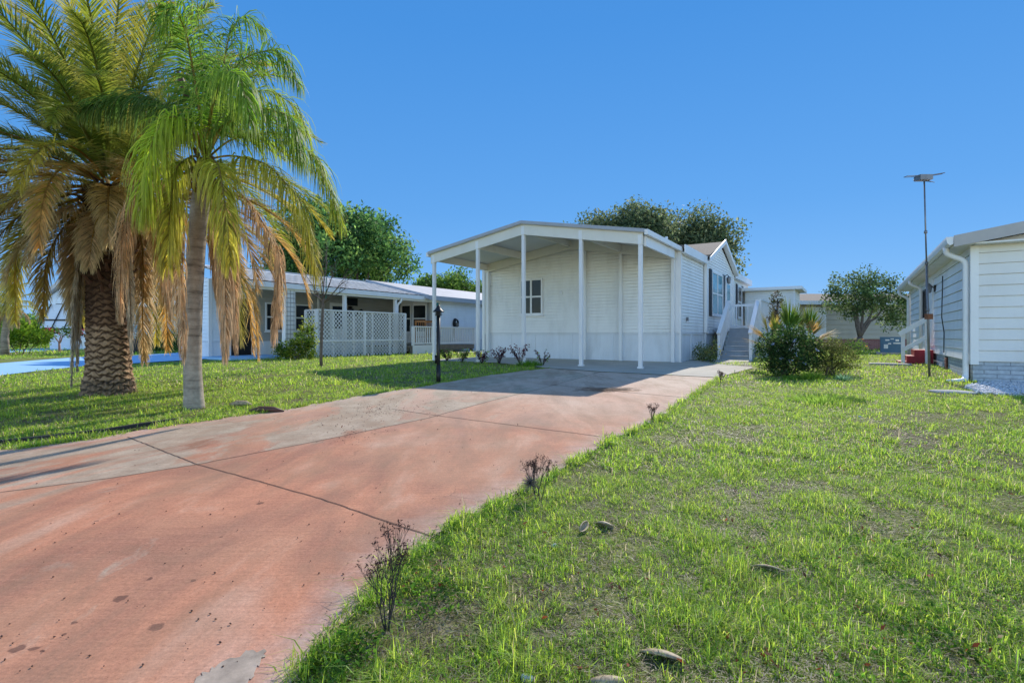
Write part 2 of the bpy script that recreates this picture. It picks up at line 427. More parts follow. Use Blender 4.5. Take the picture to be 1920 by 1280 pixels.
def build_each(mb, name, mat, parent=None):
    """every piece added to the builder becomes an object of its own"""
    ends = mb.cut[1:] + [(len(mb.v), len(mb.f))]
    for (v0, f0), (v1, f1) in zip(mb.cut, ends):
        me = bpy.data.meshes.new(name); me.from_pydata(mb.v[v0:v1], [], [tuple(i - v0 for i in f) for f in mb.f[f0:f1]]); me.update()
        link_mesh(name, me, mat, parent)

def copy_tree(o, parent=None):
    c = o.copy(); COL.objects.link(c)
    if parent is not None: c.parent = parent
    for ch in list(o.children): copy_tree(ch, c)
    return c

# sheets that follow the ground
import bmesh
YL = sorted(set([round(-12 + 0.5 * i, 3) for i in range(76)]))
def sheet(name, pts, lift, mat, parent=None, kind='structure', thick=0.0, edge=None):
    bm = bmesh.new()
    vs = [bm.verts.new((p[0], p[1], 0)) for p in pts]
    bm.faces.new(vs)
    bmesh.ops.triangulate(bm, faces=bm.faces[:])
    y0 = min(p[1] for p in pts); y1 = max(p[1] for p in pts)
    for yl in YL:
        if y0 < yl < y1:
            bmesh.ops.bisect_plane(bm, geom=bm.verts[:] + bm.edges[:] + bm.faces[:], plane_co=(0, yl, 0), plane_no=(0, 1, 0))
    if edge:
        for k in range(-40, 40):
            for co_, no_ in (((k * .25, 0, 0), (1, 0, 0)), ((0, k * .25, 0), (0, 1, 0))):
                if (y0 < co_[1] < min(y1, 16)) or no_[0]:
                    bmesh.ops.bisect_plane(bm, geom=bm.verts[:] + bm.edges[:] + bm.faces[:], plane_co=co_, plane_no=no_)
        E = [Vector((p[0], p[1], 0)) for p in edge]; cl_ = bm.verts.layers.float_color.new('Col')
        for v in bm.verts:
            q = Vector((v.co.x, v.co.y, 0)); dm = 9
            for a, b in zip(E[:-1], E[1:]):
                t = max(0, min(1, (q - a).dot(b - a) / max((b - a).length_squared, 1e-9))); dm = min(dm, (q - a.lerp(b, t)).length)
            c_ = max(0, 1 - dm / .30); v[cl_] = (c_, c_, c_, 1)
    for v in bm.verts: v.co.z = float(gz(v.co.y)) + lift
    bmesh.ops.recalc_face_normals(bm, faces=bm.faces[:])
    if bm.faces and sum(f.normal.z for f in bm.faces) < 0: bmesh.ops.reverse_faces(bm, faces=bm.faces[:])
    if thick:
        r = bmesh.ops.extrude_face_region(bm, geom=bm.faces[:])
        # the copied faces become the top, the old ones sink
        top = [g for g in r['geom'] if isinstance(g, bmesh.types.BMVert)]
        keep = set(top)
        for v in bm.verts:
            if v not in keep: v.co.z -= thick
    me = bpy.data.meshes.new(name); bm.to_mesh(me); bm.free()
    o = link_mesh(name, me, mat, parent)
    if kind and parent is None: o['kind'] = kind
    return o

def strip(pts, w):
    """ribbon outline along a polyline on the ground"""
    L, Rr = [], []
    for i, p in enumerate(pts):
        a = pts[max(i - 1, 0)]; b = pts[min(i + 1, len(pts) - 1)]
        d = Vector((b[0] - a[0], b[1] - a[1])).normalized(); n = Vector((-d.y, d.x)) * w / 2
        L.append((p[0] + n.x, p[1] + n.y)); Rr.append((p[0] - n.x, p[1] - n.y))
    return L + Rr[::-1]

def inside(poly, x, y):
    x = np.asarray(x); y = np.asarray(y); r = np.zeros(x.shape, bool)
    n = len(poly)
    for i in range(n):
        x0, y0 = poly[i][0], poly[i][1]; x1, y1 = poly[(i + 1) % n][0], poly[(i + 1) % n][1]
        c = ((y0 > y) != (y1 > y))
        with np.errstate(divide='ignore', invalid='ignore'):
            xi = (x1 - x0) * (y - y0) / (y1 - y0 + 1e-12) + x0
        r ^= c & (x < xi)
    return r
# ------------------------------------------------------------------ camera, sky, sun
cam = bpy.data.cameras.new('camera'); co = bpy.data.objects.new('camera', cam); COL.objects.link(co)
co.location = (0, 0, CAM_Z); co.rotation_euler = (R(90), 0, 0)
cam.sensor_width = 36; cam.lens = 36 * F / 1920; cam.shift_y = -(640 - V0) / 1920
cam.clip_start = 0.05; cam.clip_end = 6000
scene.camera = co
scene.view_settings.view_transform = 'Standard'; scene.view_settings.look = 'None'; scene.view_settings.exposure = 0

SUN_AZ, SUN_EL = math.atan2(0.46, 1.0), R(35)      # azimuth measured from +Y toward +X
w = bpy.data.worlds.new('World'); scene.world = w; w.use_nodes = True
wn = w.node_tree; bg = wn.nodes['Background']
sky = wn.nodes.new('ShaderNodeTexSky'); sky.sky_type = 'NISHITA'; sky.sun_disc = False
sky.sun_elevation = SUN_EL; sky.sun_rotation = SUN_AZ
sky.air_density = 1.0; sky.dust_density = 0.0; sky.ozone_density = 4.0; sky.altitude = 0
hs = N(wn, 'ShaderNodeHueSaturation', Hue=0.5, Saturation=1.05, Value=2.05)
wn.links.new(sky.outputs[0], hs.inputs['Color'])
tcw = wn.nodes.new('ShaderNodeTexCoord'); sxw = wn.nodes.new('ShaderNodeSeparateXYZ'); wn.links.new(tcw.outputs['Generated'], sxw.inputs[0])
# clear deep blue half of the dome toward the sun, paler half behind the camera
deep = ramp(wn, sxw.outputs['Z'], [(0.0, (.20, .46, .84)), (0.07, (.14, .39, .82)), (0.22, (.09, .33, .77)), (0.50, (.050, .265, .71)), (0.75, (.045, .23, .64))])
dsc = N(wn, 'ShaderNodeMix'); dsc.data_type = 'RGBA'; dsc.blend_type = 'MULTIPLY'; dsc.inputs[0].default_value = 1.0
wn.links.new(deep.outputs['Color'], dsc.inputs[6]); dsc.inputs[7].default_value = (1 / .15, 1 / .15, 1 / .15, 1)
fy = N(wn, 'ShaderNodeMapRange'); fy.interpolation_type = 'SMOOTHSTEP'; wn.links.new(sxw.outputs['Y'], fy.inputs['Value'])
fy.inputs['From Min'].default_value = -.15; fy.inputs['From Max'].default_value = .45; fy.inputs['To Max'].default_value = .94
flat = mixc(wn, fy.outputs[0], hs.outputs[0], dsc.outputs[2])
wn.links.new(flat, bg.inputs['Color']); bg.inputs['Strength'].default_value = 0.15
sd = bpy.data.lights.new('sun', 'SUN'); sd.energy = 5.0; sd.angle = R(0.53); sd.color = (1.0, 0.93, 0.82)
so = bpy.data.objects.new('sun', sd); COL.objects.link(so)
to_sun = Vector((math.sin(SUN_AZ) * math.cos(SUN_EL), math.cos(SUN_AZ) * math.cos(SUN_EL), math.sin(SUN_EL)))
so.rotation_euler = to_sun.to_track_quat('Z', 'Y').to_euler(); so.location = (10, 40, 30)

# ------------------------------------------------------------------ ground, driveway, slabs
gp = [(-1500, y) for y in [-12] + YL + [40, 80, 200, 3000]]
gv, gf = [], []
ys = sorted(set(YL + [-14, 40, 80, 200, 3000])); xs = [-2500, -60, -20, 0, 20, 60, 2500]
for y in ys:
    for x in xs: gv.append((x, y, float(gz(y))))
for j in range(len(ys) - 1):
    for i in range(len(xs) - 1):
        a = j * len(xs) + i; gf.append((a, a + 1, a + 1 + len(xs), a + len(xs)))
tag(np_mesh('ground', gv, np.array(gf), M['soil']), kind='structure')

LEFT_EDGE = [(0, 846), (160, 826), (250, 810), (330, 797), (450, 780), (520, 771), (600, 756), (680, 742), (730, 734), (780, 727), (860, 712), (967, 697), (1027, 691)]
RIGHT_EDGE = [(1347, 709), (1320, 728), (1285, 752), (1240, 782), (1193, 808), (1150, 824), (1120, 842), (1088, 862), (1040, 888), (977, 924), (930, 946), (885, 970), (840, 992), (809, 1010), (786, 1040), (747, 1060), (705, 1110), (681, 1136), (640, 1180), (600, 1225), (560, 1272)]
JOINT_LONG = [(0, 926), (200, 900), (370, 873), (590, 830), (800, 786), (920, 753), (1010, 731), (1075, 713), (1127, 698)]
le = [at(*p).xy for p in LEFT_EDGE]; re_ = [at(*p).xy for p in RIGHT_EDGE]; jl = [at(*p).xy for p in JOINT_LONG]
far_l = [(-9.0, 3.6), (-9.0, -6.0), (-2.0, -6.0), (-1.6, 0.4)]
jl0 = (-9.0, jl[0][1] - 0.45)
drive_main = [tuple(p) for p in jl[::-1]] + [jl0, (-9.0, -6.0), (-2.0, -6.0), (-1.2, 0.6)] + [tuple(p) for p in re_[::-1]]
drive_strip = [tuple(p) for p in le[::-1]] + [(-9.0, 4.1), jl0] + [tuple(p) for p in jl]
drive = sheet('driveway', drive_main, 0.012, M['red_concrete'], edge=[tuple(p) for p in re_])
strip_o = sheet('driveway_edge_strip', drive_strip, 0.012, M['worn_concrete'], edge=[tuple(p) for p in le])
def wob(px, seg=14, amp=0.008):
    pts = [at(*p).xy for p in px]; out = []
    for a, b in zip(pts[:-1], pts[1:]):
        for i in range(seg):
            t = i / seg; q = a.lerp(b, t); out.append((q.x + random.uniform(-amp, amp), q.y + random.uniform(-amp, amp)))
    out.append(tuple(pts[-1])); return out
for px, wd in (([(240, 821), (300, 845), (370, 873), (590, 934), (805, 1008)], 0.009), ([(735, 768), (800, 778), (970, 800), (1148, 823)], 0.012),
               ([(1000, 720), (1100, 728), (1180, 737), (1290, 747)], 0.018), (JOINT_LONG, 0.010)):
    sheet('expansion_joint', strip(wob(px, 14, .005), wd), 0.0155, M['joint'], drive)
pp = [(355, 1300), (375, 1270), (420, 1246), (470, 1226), (497, 1226), (492, 1246), (470, 1275), (455, 1300)]
sheet('cement_patch', [at(*(Vector(pp[i]).lerp(Vector(pp[(i + 1) % len(pp)]), t / 6) + Vector((random.uniform(-5, 5), random.uniform(-5, 5))))).xy for i in range(len(pp)) for t in range(6)], 0.0148, M['paint_patch'], drive)

HO = at(1201, 692).xy                              # nearest carport post: origin of the house frame
HO = Vector((HO.x, HO.y, 0.0))
def H(x, y, z=0.0): return HO + D2 * x + D1 * y + Vector((0, 0, z))
slab_pts = [at(*p).xy for p in ((1027, 691), (1127, 698), (1190, 701), (1347, 709), (1412, 691))] + [H(2.35, 2.1).xy, H(0.95, 3.1).xy, H(1.95, 4.9).xy, H(1.95, 5.9).xy, H(0.7, 5.9).xy, H(0.16, 4.0).xy, H(0.16, 3.3).xy, H(-7.3, 3.3).xy, H(-7.4, -0.12).xy, H(-4.4, -0.12).xy]
slab = sheet('carport_slab', slab_pts, 0.022, M['slab'])
blue_px = [(-700, 800), (0, 705), (150, 688), (250, 682), (330, 677), (430, 671), (530, 665), (590, 657), (520, 648), (400, 652), (330, 662), (250, 667), (150, 670), (0, 682), (-700, 730)]
blue = sheet('blue_driveway', [at(*p).xy for p in blue_px], 0.02, M['blue_paint'])
path = sheet('blue_footpath', [at(*p).xy for p in ((-300, 672), (0, 662), (148, 655), (148, 651), (0, 656), (-300, 662))], 0.02, M['blue_paint'])
side_path = sheet('footpath', [at(*p).xy for p in ((860, 662), (910, 660), (1000, 656), (900, 652), (840, 655))], 0.02, M['path'])

# ------------------------------------------------------------------ small builders used by every house
def ubox(mb, o, u, n, a0, a1, z0, z1, n0, n1):
    o, u, n = Vector(o), Vector(u), Vector(n); Z = Vector((0, 0, 1))
    vs = [o + u * a + Z * z + n * k for k in (n0, n1) for (a, z) in ((a0, z0), (a1, z0), (a1, z1), (a0, z1))]
    return mb.add(vs, [(3, 2, 1, 0), (4, 5, 6, 7), (0, 1, 5, 4), (1, 2, 6, 5), (2, 3, 7, 6), (3, 0, 4, 7)])

def window(parent, o, u, n, w, h, cols=1, mid=True, gm='glass', fm='trim', base=0.02, name='window', fw=0.06):
    f = MB(); e = base + 0.045
    ubox(f, o, u, n, 0, w, 0, fw, base, e); ubox(f, o, u, n, 0, w, h - fw, h, base, e)
    ubox(f, o, u, n, 0, fw, fw, h - fw, base, e); ubox(f, o, u, n, w - fw, w, fw, h - fw, base, e)
    for c in range(1, cols): ubox(f, o, u, n, w * c / cols - fw * .6, w * c / cols + fw * .6, fw, h - fw, base, e - .004)
    if mid:
        for c in range(cols):
            a0 = fw if c == 0 else w * c / cols + fw * .6; a1 = w - fw if c == cols - 1 else w * (c + 1) / cols - fw * .6
            ubox(f, o, u, n, a0, a1, h / 2 - .03, h / 2 + .03, base, e - .008)
    ubox(f, o, u, n, -.03, w + .03, -.05, 0, base, e + .03)
    fo = f.build(name, M[fm], parent)
    g = MB(); ubox(g, o, u, n, fw * .8, w - fw * .8, fw * .8, h - fw * .8, base - .02, base + .018)
    g.build('pane', M[gm], fo)
    return fo

def downspout(parent, pts, r=0.045, name='downspout'):
    """square-ish pipe through points with rounded bends"""
    out = []
    P = [Vector(p) for p in pts]
    for i, p in enumerate(P):
        if 0 < i < len(P) - 1:
            a = p + (P[i - 1] - p).normalized() * min(.09, (P[i - 1] - p).length * .45); b = p + (P[i + 1] - p).normalized() * min(.09, (P[i + 1] - p).length * .45)
            for t in (0, .25, .5, .75, 1): out.append(a * (1 - t) ** 2 + p * 2 * t * (1 - t) + b * t * t)
        else: out.append(p)
    return MB().tube(out, r, 10).build(name, M['trim'], parent, True)

X, Y_, Z_ = Vector((1, 0, 0)), Vector((0, 1, 0)), Vector((0, 0, 1))

# ================================================================== the main house
house = thing('mobile_home', 'white lap-sided mobile home behind the carport, with gabled side bay and dark shutters', 'house', HO, ANG)
HX0, HX1, HY0, HY1, SK = -7.3, 0.15, 3.2, 16.0, 0.93
EAVE, RIDGE, XR = 3.5, 4.16, -3.55
wl = MB()
wl.siding((HX0, HY0, 0), X, -Y_, [(0, SK), (HX1 - HX0, SK), (HX1 - HX0, EAVE), (XR - HX0, RIDGE - .02), (0, EAVE)])
wl.siding((HX1, HY0, 0), Y_, X, [(0, SK), (HY1 - HY0, SK), (HY1 - HY0, EAVE), (0, EAVE)])
wl.siding((HX0, HY1, 0), -Y_, -X, [(0, SK), (HY1 - HY0, SK), (HY1 - HY0, EAVE), (0, EAVE)])
wl.siding((HX1, HY1, 0), -X, Y_, [(0, SK), (HX1 - HX0, SK), (HX1 - HX0, EAVE), (XR * -1 + HX1, RIDGE), (0, EAVE)])
DY0, DY1, DPK, DPZ = 6.35, 11.5, 8.92, 4.42          # gabled bay on the right side
BX = HX1 + 0.10
wl.siding((BX, DY0, 0), Y_, X, [(0, SK), (DY1 - DY0, SK), (DY1 - DY0, EAVE), (DPK - DY0, DPZ - .08), (0, EAVE)])
wl.box(HX1 + .022, BX, DY0 - .001, DY0 + .02, SK, EAVE); wl.box(HX1 + .022, BX, DY1 - .02, DY1 + .001, SK, EAVE)
wl.build('wall', M['siding'], house)
sk = MB()
sk.box(HX0 + .01, HX1 - .01, HY0 + .01, HY1 - .01, -.15, SK - .002)
sk.box(HX0, HX1, HY0 - .03, HY0 + .009, SK - .05, SK - .004); sk.box(HX1 - .009, HX1 + .03, HY0 + .02, HY1, SK - .05, SK - .004)
for x in (-6.05, -5.02, -3.55, -2.05, -1.15):
    sk.box(x - .03, x + .03, HY0 - .012, HY0 + .009, -.1, SK - .051)
for y in (4.6, 6.3, 7.6): sk.box(HX1 - .009, HX1 + .014, y - .03, y + .03, -.1, SK - .051)
sk.box(BX - .09, BX - .012, DY0 + .03, DY1 - .03, -.1, SK - .004)
sk.build('skirting', M['skirt'], house)
tr = MB()
tr.box(HX1 - .02, HX1 + .045, HY0 - .03, HY0 + .13, -.1, EAVE - .03); tr.box(HX1 - .13, HX1 - .021, HY0 - .045, HY0 - .0, SK + .001, EAVE - .05)
tr.box(HX0 - .02, HX0 + .1, HY0 - .045, HY0 - .0, -.1, EAVE - .05)
tr.box(BX - .06, BX + .04, DY0 - .03, DY0 + .12, SK - .0, EAVE - .02); tr.box(BX - .06, BX + .04, DY1 - .12, DY1 + .03, SK - .0, EAVE - .02)
tr.box(BX + .003, BX + .05, DY0 + .121, DY1 - .121, SK - .03, SK + .05)
tr.box(HX1 + .002, HX1 + .04, HY1 - .12, HY1 + .02, SK, EAVE - .02)
build_each(tr, 'corner_trim', M['trim'], house)
# roof with cross gable
rf = MB()
OV = 0.16
def slope(x): return RIDGE - (abs(x - XR) / (HX1 - XR)) * (RIDGE - EAVE)
rx0, rx1 = HX0 - OV, HX1 + OV
for (a, b) in ((rx0, XR), (XR, rx1)):
    za, zb = slope(a) + .05, slope(b) + .05
    for ya, yb in ((HY0 - .02, DY0 - .1), (DY0 - .0995, DY1 + .0995), (DY1 + .1, HY1 + .23)):
        bb = b if b < 0 or not (ya > DY0 - .2 and yb < DY1 + .2) else HX1 - .03
        zbb = slope(bb) + .05
        rf.prism([(a, ya, za), (bb, ya, zbb), (bb, ya, zbb + .09), (a, ya, za + .09)], (0, yb - ya, 0))
gx = BX + .16
for (ya, yb) in ((DY0 - .12, DPK), (DPK, DY1 + .12)):
    zl = EAVE + .06 if ya < DPK else DPZ; zr = DPZ if yb == DPK else EAVE + .06
    q = [(gx, ya, zl + .06), (gx, yb, zr + .06), (gx, yb, zr + .14), (gx, ya, zl + .14)]
    rf.prism(q, (-3.7, 0, 0))
rf.build('roof', M['shingle'], house)
fa = MB()
for ya, yb in ((HY0 - .03, DY0 - .2), (DY1 + .2, HY1 + .25)):
    fa.box(rx1 - .01, rx1 + .03, ya, yb, slope(rx1) - .10, slope(rx1) + .16)
    fa.box(HX1 + .024, rx1 - .011, ya, yb, slope(rx1) - .10, slope(rx1) - .07)
fa.box(rx0 - .03, rx0, HY0 - .03, HY1 + .25, slope(rx0) - .1, slope(rx0) + .16)
for (y1, z1, y2, z2) in ((DY0 - .2, EAVE - .06, DPK, DPZ + .05), (DPK, DPZ + .05, DY1 + .2, EAVE - .06)):
    fa.prism([(gx, y1, z1), (gx, y2, z2), (gx, y2, z2 + .17), (gx, y1, z1 + .17)], (.035, 0, 0))
    fa.prism([(BX + .03, y1, z1), (BX + .03, y2, z2), (BX + .03, y2, z2 + .03), (BX + .03, y1, z1 + .03)], (gx - BX - .031, 0, 0))
fa.build('fascia', M['trim'], house)
MB().tube([(-.9, 5.4, 3.8), (-.9, 5.4, 4.33)], .05, 10).build('vent_pipe', M['trim'], house, True)
# front window under the carport (behind the third post)
wx0 = -5.62
window(house, (wx0, HY0, 1.58), X, -Y_, .95, 1.30, 2, True, 'glass', 'trim')
# lamp-less round mark box on the wall
MB().lathe([(.075, 0), (.07, .02), (.02, .03)], 14).build('round_cover_plate', M['trim'], house).matrix_local = Matrix.Translation((-3.95, HY0 - .02, 2.33)) @ Matrix.Rotation(R(90), 4, 'X')
window(house, (BX, 7.08, 1.60), Y_, X, 1.98, 1.62, 2, True, 'glass_sky', 'trim')
for y in (6.72, 9.10):
    s = MB(); s.box(BX + .02, BX + .06, y, y + .32, 1.55, 3.27)
    for k in range(22): s.box(BX + .061, BX + .068, y + .05, y + .27, 1.62 + k * .073, 1.66 + k * .073)
    s.build('shutter', M['shutter'], house)
window(house, (HX1, 13.0, 1.65), Y_, X, 1.1, 1.5, 1, True, 'glass', 'trim')
for y in (12.66, 14.14):
    MB().box(HX1 + .02, HX1 + .06, y, y + .3, 1.6, 3.2).build('shutter', M['shutter'], house)
dr = MB(); dr.box(BX + .02, BX + .07, 9.62, 9.72, 1.15, 3.2); dr.box(BX + .02, BX + .07, 10.72, 10.82, 1.15, 3.2); dr.box(BX + .02, BX + .07, 9.721, 10.719, 3.11, 3.2)
door = dr.build('door', M['trim'], house)
MB().box(BX + .021, BX + .05, 9.72, 10.72, 1.16, 3.109).build('door_leaf', M['siding'], door)
MB().box(BX + .051, BX + .056, 9.9, 10.54, 1.9, 2.95).build('pane', M['glass_sky'], door)
MB().lathe([(.035, 0), (.05, .03), (.03, .07)], 10).build('handle', M['black'], door).matrix_local = Matrix.Translation((BX + .05, 9.8, 2.0)) @ Matrix.Rotation(R(90), 4, 'Y')
pl = MB(); pl.box(BX + .02, BX + .05, 9.36, 9.48, 3.0, 3.28); pl.tube([(BX + .05, 9.42, 3.22), (BX + .14, 9.42, 3.30), (BX + .2, 9.42, 3.22)], .015, 6)
plo = pl.build('porch_light', M['black'], house)
MB().lathe([(.03, .2), (.085, .14), (.085, .11), (.06, -.08), (.02, -.11)], 8, (BX + .2, 9.42, 3.02)).build('lantern_shade', M['steel'], plo)
MB().box(HX1 + .02, HX1 + .07, 3.9, 4.0, 1.3, 1.42).build('outlet_box', M['steel'], house)

# ------------------------------------------------------------------ carport
carport = thing('carport', 'white open carport with five slim posts and low gabled roof', 'carport', HO, ANG)
CX0, CX1, CY0, CY1 = -7.16, 0.14, -0.12, HY0 - .05
def cz(x): return 4.11 - abs(x - XR) / (CX1 - XR) * .63
cr = MB()
for a, b in ((CX0, XR), (XR, CX1)):
    cr.prism([(a, CY0, cz(a)), (b, CY0, cz(b)), (b, CY0, cz(b) + .035), (a, CY0, cz(a) + .035)], (0, CY1 - CY0, 0))
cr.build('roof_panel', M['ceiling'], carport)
fc = MB()
for a, b in ((CX0, XR), (XR, CX1)):
    fc.prism([(a, CY0 - .035, cz(a) + .01), (b, CY0 - .035, cz(b) + .01), (b, CY0 - .035, cz(b) + .10), (a, CY0 - .035, cz(a) + .10)], (0, .034, 0))
    fc.prism([(a, CY0, cz(a) + .036), (b, CY0, cz(b) + .036), (b, CY0, cz(b) + .10), (a, CY0, cz(a) + .10)], (0, CY1 - CY0, 0))
fc.build('roof_edge', M['fascia'], carport)
gt = MB(); gt.box(CX1 + .001, CX1 + .09, CY0, CY1 + .2, cz(CX1) - .05, cz(CX1) + .085); gt.box(CX0 - .09, CX0 - .001, CY0, CY1, cz(CX0) - .05, cz(CX0) + .085)
build_each(gt, 'gutter', M['trim'], carport)
bm_ = MB()
def gable_beam(y, t, dep, x0=CX0 + .06, x1=CX1 - .06):
    for a, b in ((x0, XR), (XR, x1)):
        bm_.prism([(a, y, cz(a) - dep), (b, y, cz(b) - dep), (b, y, cz(b) - .002), (a, y, cz(a) - .002)], (0, t, 0))
gable_beam(CY0 + .06, .05, .30); gable_beam(CY1 - .12, .06, .30)
for x in (-6.98, -5.32, -3.55, -1.72, -.04):
    bm_.box(x - .03, x + .03, CY0 + .111, CY1 - .121, cz(x) - .24, cz(x) - .01)
for x in (-4.4, -2.6): pass
bm_.build('beam', M['beam'], carport)
sb = MB(); sb.box(.06, .12, CY0 + .2, CY1 - .4, cz(.1) - .32, cz(.1) - .051); sb.build('side_beam', M['trim'], carport)
for x in (0, -1.69, -3.55, -5.22, -7.0):
    p = MB(); p.box(x - .047, x + .047, -.047, .047, -.12, cz(x) - .30)
    for dx in (-.02, .02): p.box(x + dx - .006, x + dx + .006, -.054, -.0471, 0, cz(x) - .31)
    p.box(x - .07, x + .07, -.07, .07, -.1, .03); p.box(x - .05, x + .05, -.064, CY0 + .18, cz(x) - .30, cz(x) - .05)
    p.build('post', M['trim'], carport)
for x in (-7.0, -3.55 + .55, -1.72, -.02):
    p = MB(); p.box(x - .05, x + .05, CY1 - .11, CY1 - .03, -.12, cz(x) - .28); p.build('wall_post', M['trim'], carport)

# ------------------------------------------------------------------ entry stairs
st = thing('entry_steps', 'grey painted entry steps with white railings at the side door of the white house', 'steps', HO, ANG)
SX0, SX1, SY0, NST, RISE, RUN = 0.86, 1.74, 5.75, 7, 0.157, 0.27
stp = MB()
for k in range(NST):
    y0 = SY0 + k * RUN
    stp.box(SX0, SX1, y0, y0 + (RUN if k < NST - 1 else 2.9), -.1, (k + 1) * RISE - .03)
    stp.box(SX0 - .0, SX1 + .0, y0 - .025, y0 + (RUN if k < NST - 1 else 2.9) - .026, (k + 1) * RISE - .029, (k + 1) * RISE)
stp.box(BX + .06, SX0 - .001, SY0 + 6 * RUN, SY0 + 6 * RUN + 2.9, NST * RISE - .14, NST * RISE - .002)
stp.build('tread', M['stair'], st)
TOPY, TOPZ = SY0 + 6 * RUN, NST * RISE
for sx, nm in ((SX0 - .06, 0), (SX1 + .06, 1)):
    r = MB()
    r.bar((sx, SY0 + .02, -.1), (sx, SY0 + .02, .92), .09)
    r.bar((sx, TOPY + .02, -.1 if nm else TOPZ - .1), (sx, TOPY + .02, TOPZ + .98), .09)
    r.bar((sx, SY0 - .08, .90), (sx, TOPY + .06, TOPZ + 1.0), .13, .05)
    r.bar((sx, SY0 + .05, .12), (sx, TOPY, TOPZ + .12), .04, .16)
    for k in range(11):
        t = (k + .5) / 11; y = SY0 + .06 + t * (TOPY - SY0 - .1); z = TOPZ * t
        r.bar((sx, y, z + .13), (sx, y, z + .92), .085, .03)
    r.build('stair_railing', M['trim'], st)
lr = MB()
lr.bar((SX1 + .12, TOPY + .02, -.1), (SX1 + .12, TOPY + .02, TOPZ + 1.0), .1); lr.bar((SX1 + .12, TOPY + 2.85, -.1), (SX1 + .12, TOPY + 2.85, TOPZ + 1.0), .1)
lr.bar((SX1 + .12, TOPY - .04, TOPZ + 1.02), (SX1 + .12, TOPY + 2.9, TOPZ + 1.02), .13, .05)
for k in range(24):
    y = TOPY + .1 + k * .115; lr.bar((SX1 + .12, y, TOPZ + .05), (SX1 + .12, y, TOPZ + .99), .09, .03)
lr.bar((BX + .1, TOPY + 2.85, TOPZ + .98), (SX1 + .11, TOPY + 2.85, TOPZ + .98), .05, .10)
lr.bar((BX + .1, TOPY + 2.85, TOPZ + .1), (SX1 + .11, TOPY + 2.85, TOPZ + .1), .04, .08)
for k in range(7):
    x = BX + .15 + k * .215; lr.bar((x, TOPY + 2.85, TOPZ + .1), (x, TOPY + 2.85, TOPZ + .96), .04)
lr.box(SX1 + .09, SX1 + .15, TOPY + .08, TOPY + 2.7, -.05, TOPZ + .04)
lr.build('landing_railing', M['trim'], st)

# ------------------------------------------------------------------ flat-roofed utility shed behind the house side
shed = thing('utility_shed', 'pale lap-sided utility shed with flat white roof and dark doorway behind the entry steps', 'shed', HO, ANG)
ux0, ux1, uy0, uy1, uz = .30, 2.42, 14.4, 17.2, 2.98
s = MB()
s.siding((ux0, uy0, 0), X, -Y_, [(0, 1.96), (ux1 - ux0, 1.96), (ux1 - ux0, uz), (0, uz)])
s.siding((ux0, uy0, 0), X, -Y_, [(0, -.1), (.68, -.1), (.68, 1.96), (0, 1.96)]); s.siding((ux0, uy0, 0), X, -Y_, [(1.36, -.1), (ux1 - ux0, -.1), (ux1 - ux0, 1.96), (1.36, 1.96)])
s.siding((ux1, uy0, 0), Y_, X, [(0, -.1), (uy1 - uy0, -.1), (uy1 - uy0, uz), (0, uz)])
s.build('wall', M['siding'], shed)
s = MB(); s.box(ux0 + .6, ux0 + 1.45, uy0 + .03, uy0 + 1.4, -.1, 1.98); s.build('doorway', M['dark'], shed)
s = MB(); s.box(ux0 - .1, ux1 + .28, uy0 - .22, uy1 + .2, uz + .001, uz + .1); s.build('roof', M['pale_roof'], shed)
s = MB(); s.box(ux0 - .1, ux1 + .32, uy0 - .26, uy0 - .221, uz - .02, uz + .12); s.box(ux1 + .281, ux1 + .32, uy0 - .22, uy1 + .2, uz - .02, uz + .12); s.build('fascia', M['trim'], shed)
s = MB(); s.box(ux1 - .06, ux1 + .03, uy0 - .03, uy0 + .05, -.1, uz - .02); s.build('corner_trim', M['trim'], shed)

# ================================================================== house on the right
RO = at(1823, 716); RO = Vector((RO.x, RO.y, RO.z))
rh = thing('brick_base_house', 'white sided house on a grey painted brick base, with white gutters and downspouts', 'house', RO, ANG)
RW, RL, RB = 9.0, 13.2, 0.42
def rel(z): return z - RO.z
RE = rel(2.72)
q = MB()
q.siding((0, 0, 0), X, -Y_, [(0.09, RB), (RW, RB), (RW, RE), (RW / 2, RE + .75), (0.09, RE)], .22, .024, .011)
q.build('front_wall', M['siding_warm'], rh)
q = MB(); q.siding((0, RL, 0), -Y_, -X, [(0, RB), (RL - .09, RB), (RL - .09, RE), (0, RE)], .22, .024, .011)
q.box(.02, RW - .02, .02, RL, RB, RE); q.build('side_wall', M['siding_blue'], rh)
q = MB(); q.box(.015, RW, .015, RL, -.2, RB - .004); q.build('brick_base', M['grey_brick'], rh)
q = MB(); q.box(-.03, .1, -.035, .0, RB - .06, RE); q.box(-.035, 0.0, -.03, .09, RB - .06, RE); q.box(-.05, .02, RL - .1, RL + .03, -.1, RE); build_each(q, 'corner_trim', M['trim'], rh)
q = MB()
for a, b, za, zb in ((-.32, RW / 2, RE + .0, RE + .80), (RW / 2, RW + .32, RE + .80, RE)):
    q.prism([(a, -.35, za + .06), (b, -.35, zb + .06), (b, -.35, zb + .13), (a, -.35, za + .13)], (0, RL + .6, 0))
q.build('roof', M['pale_roof'], rh)
q = MB()
for a, b, za, zb in ((-.34, RW / 2, RE - .06, RE + .74), (RW / 2, RW + .34, RE + .74, RE - .06)):
    q.prism([(a, -.39, za - .03), (b, -.39, zb - .03), (b, -.39, zb + .20), (a, -.39, za + .20)], (0, .038, 0))
q.build('front_fascia', plain('taupe_fascia', (0.42, 0.40, 0.39), .5, .08), rh)
q = MB(); q.box(-.34, .0, -.35, RL + .25, RE - .05, RE - .02); q.box(-.02, RW, -.35, -.04, RE - .05, RE - .02); q.build('soffit', M['siding_warm'], rh)
q = MB()
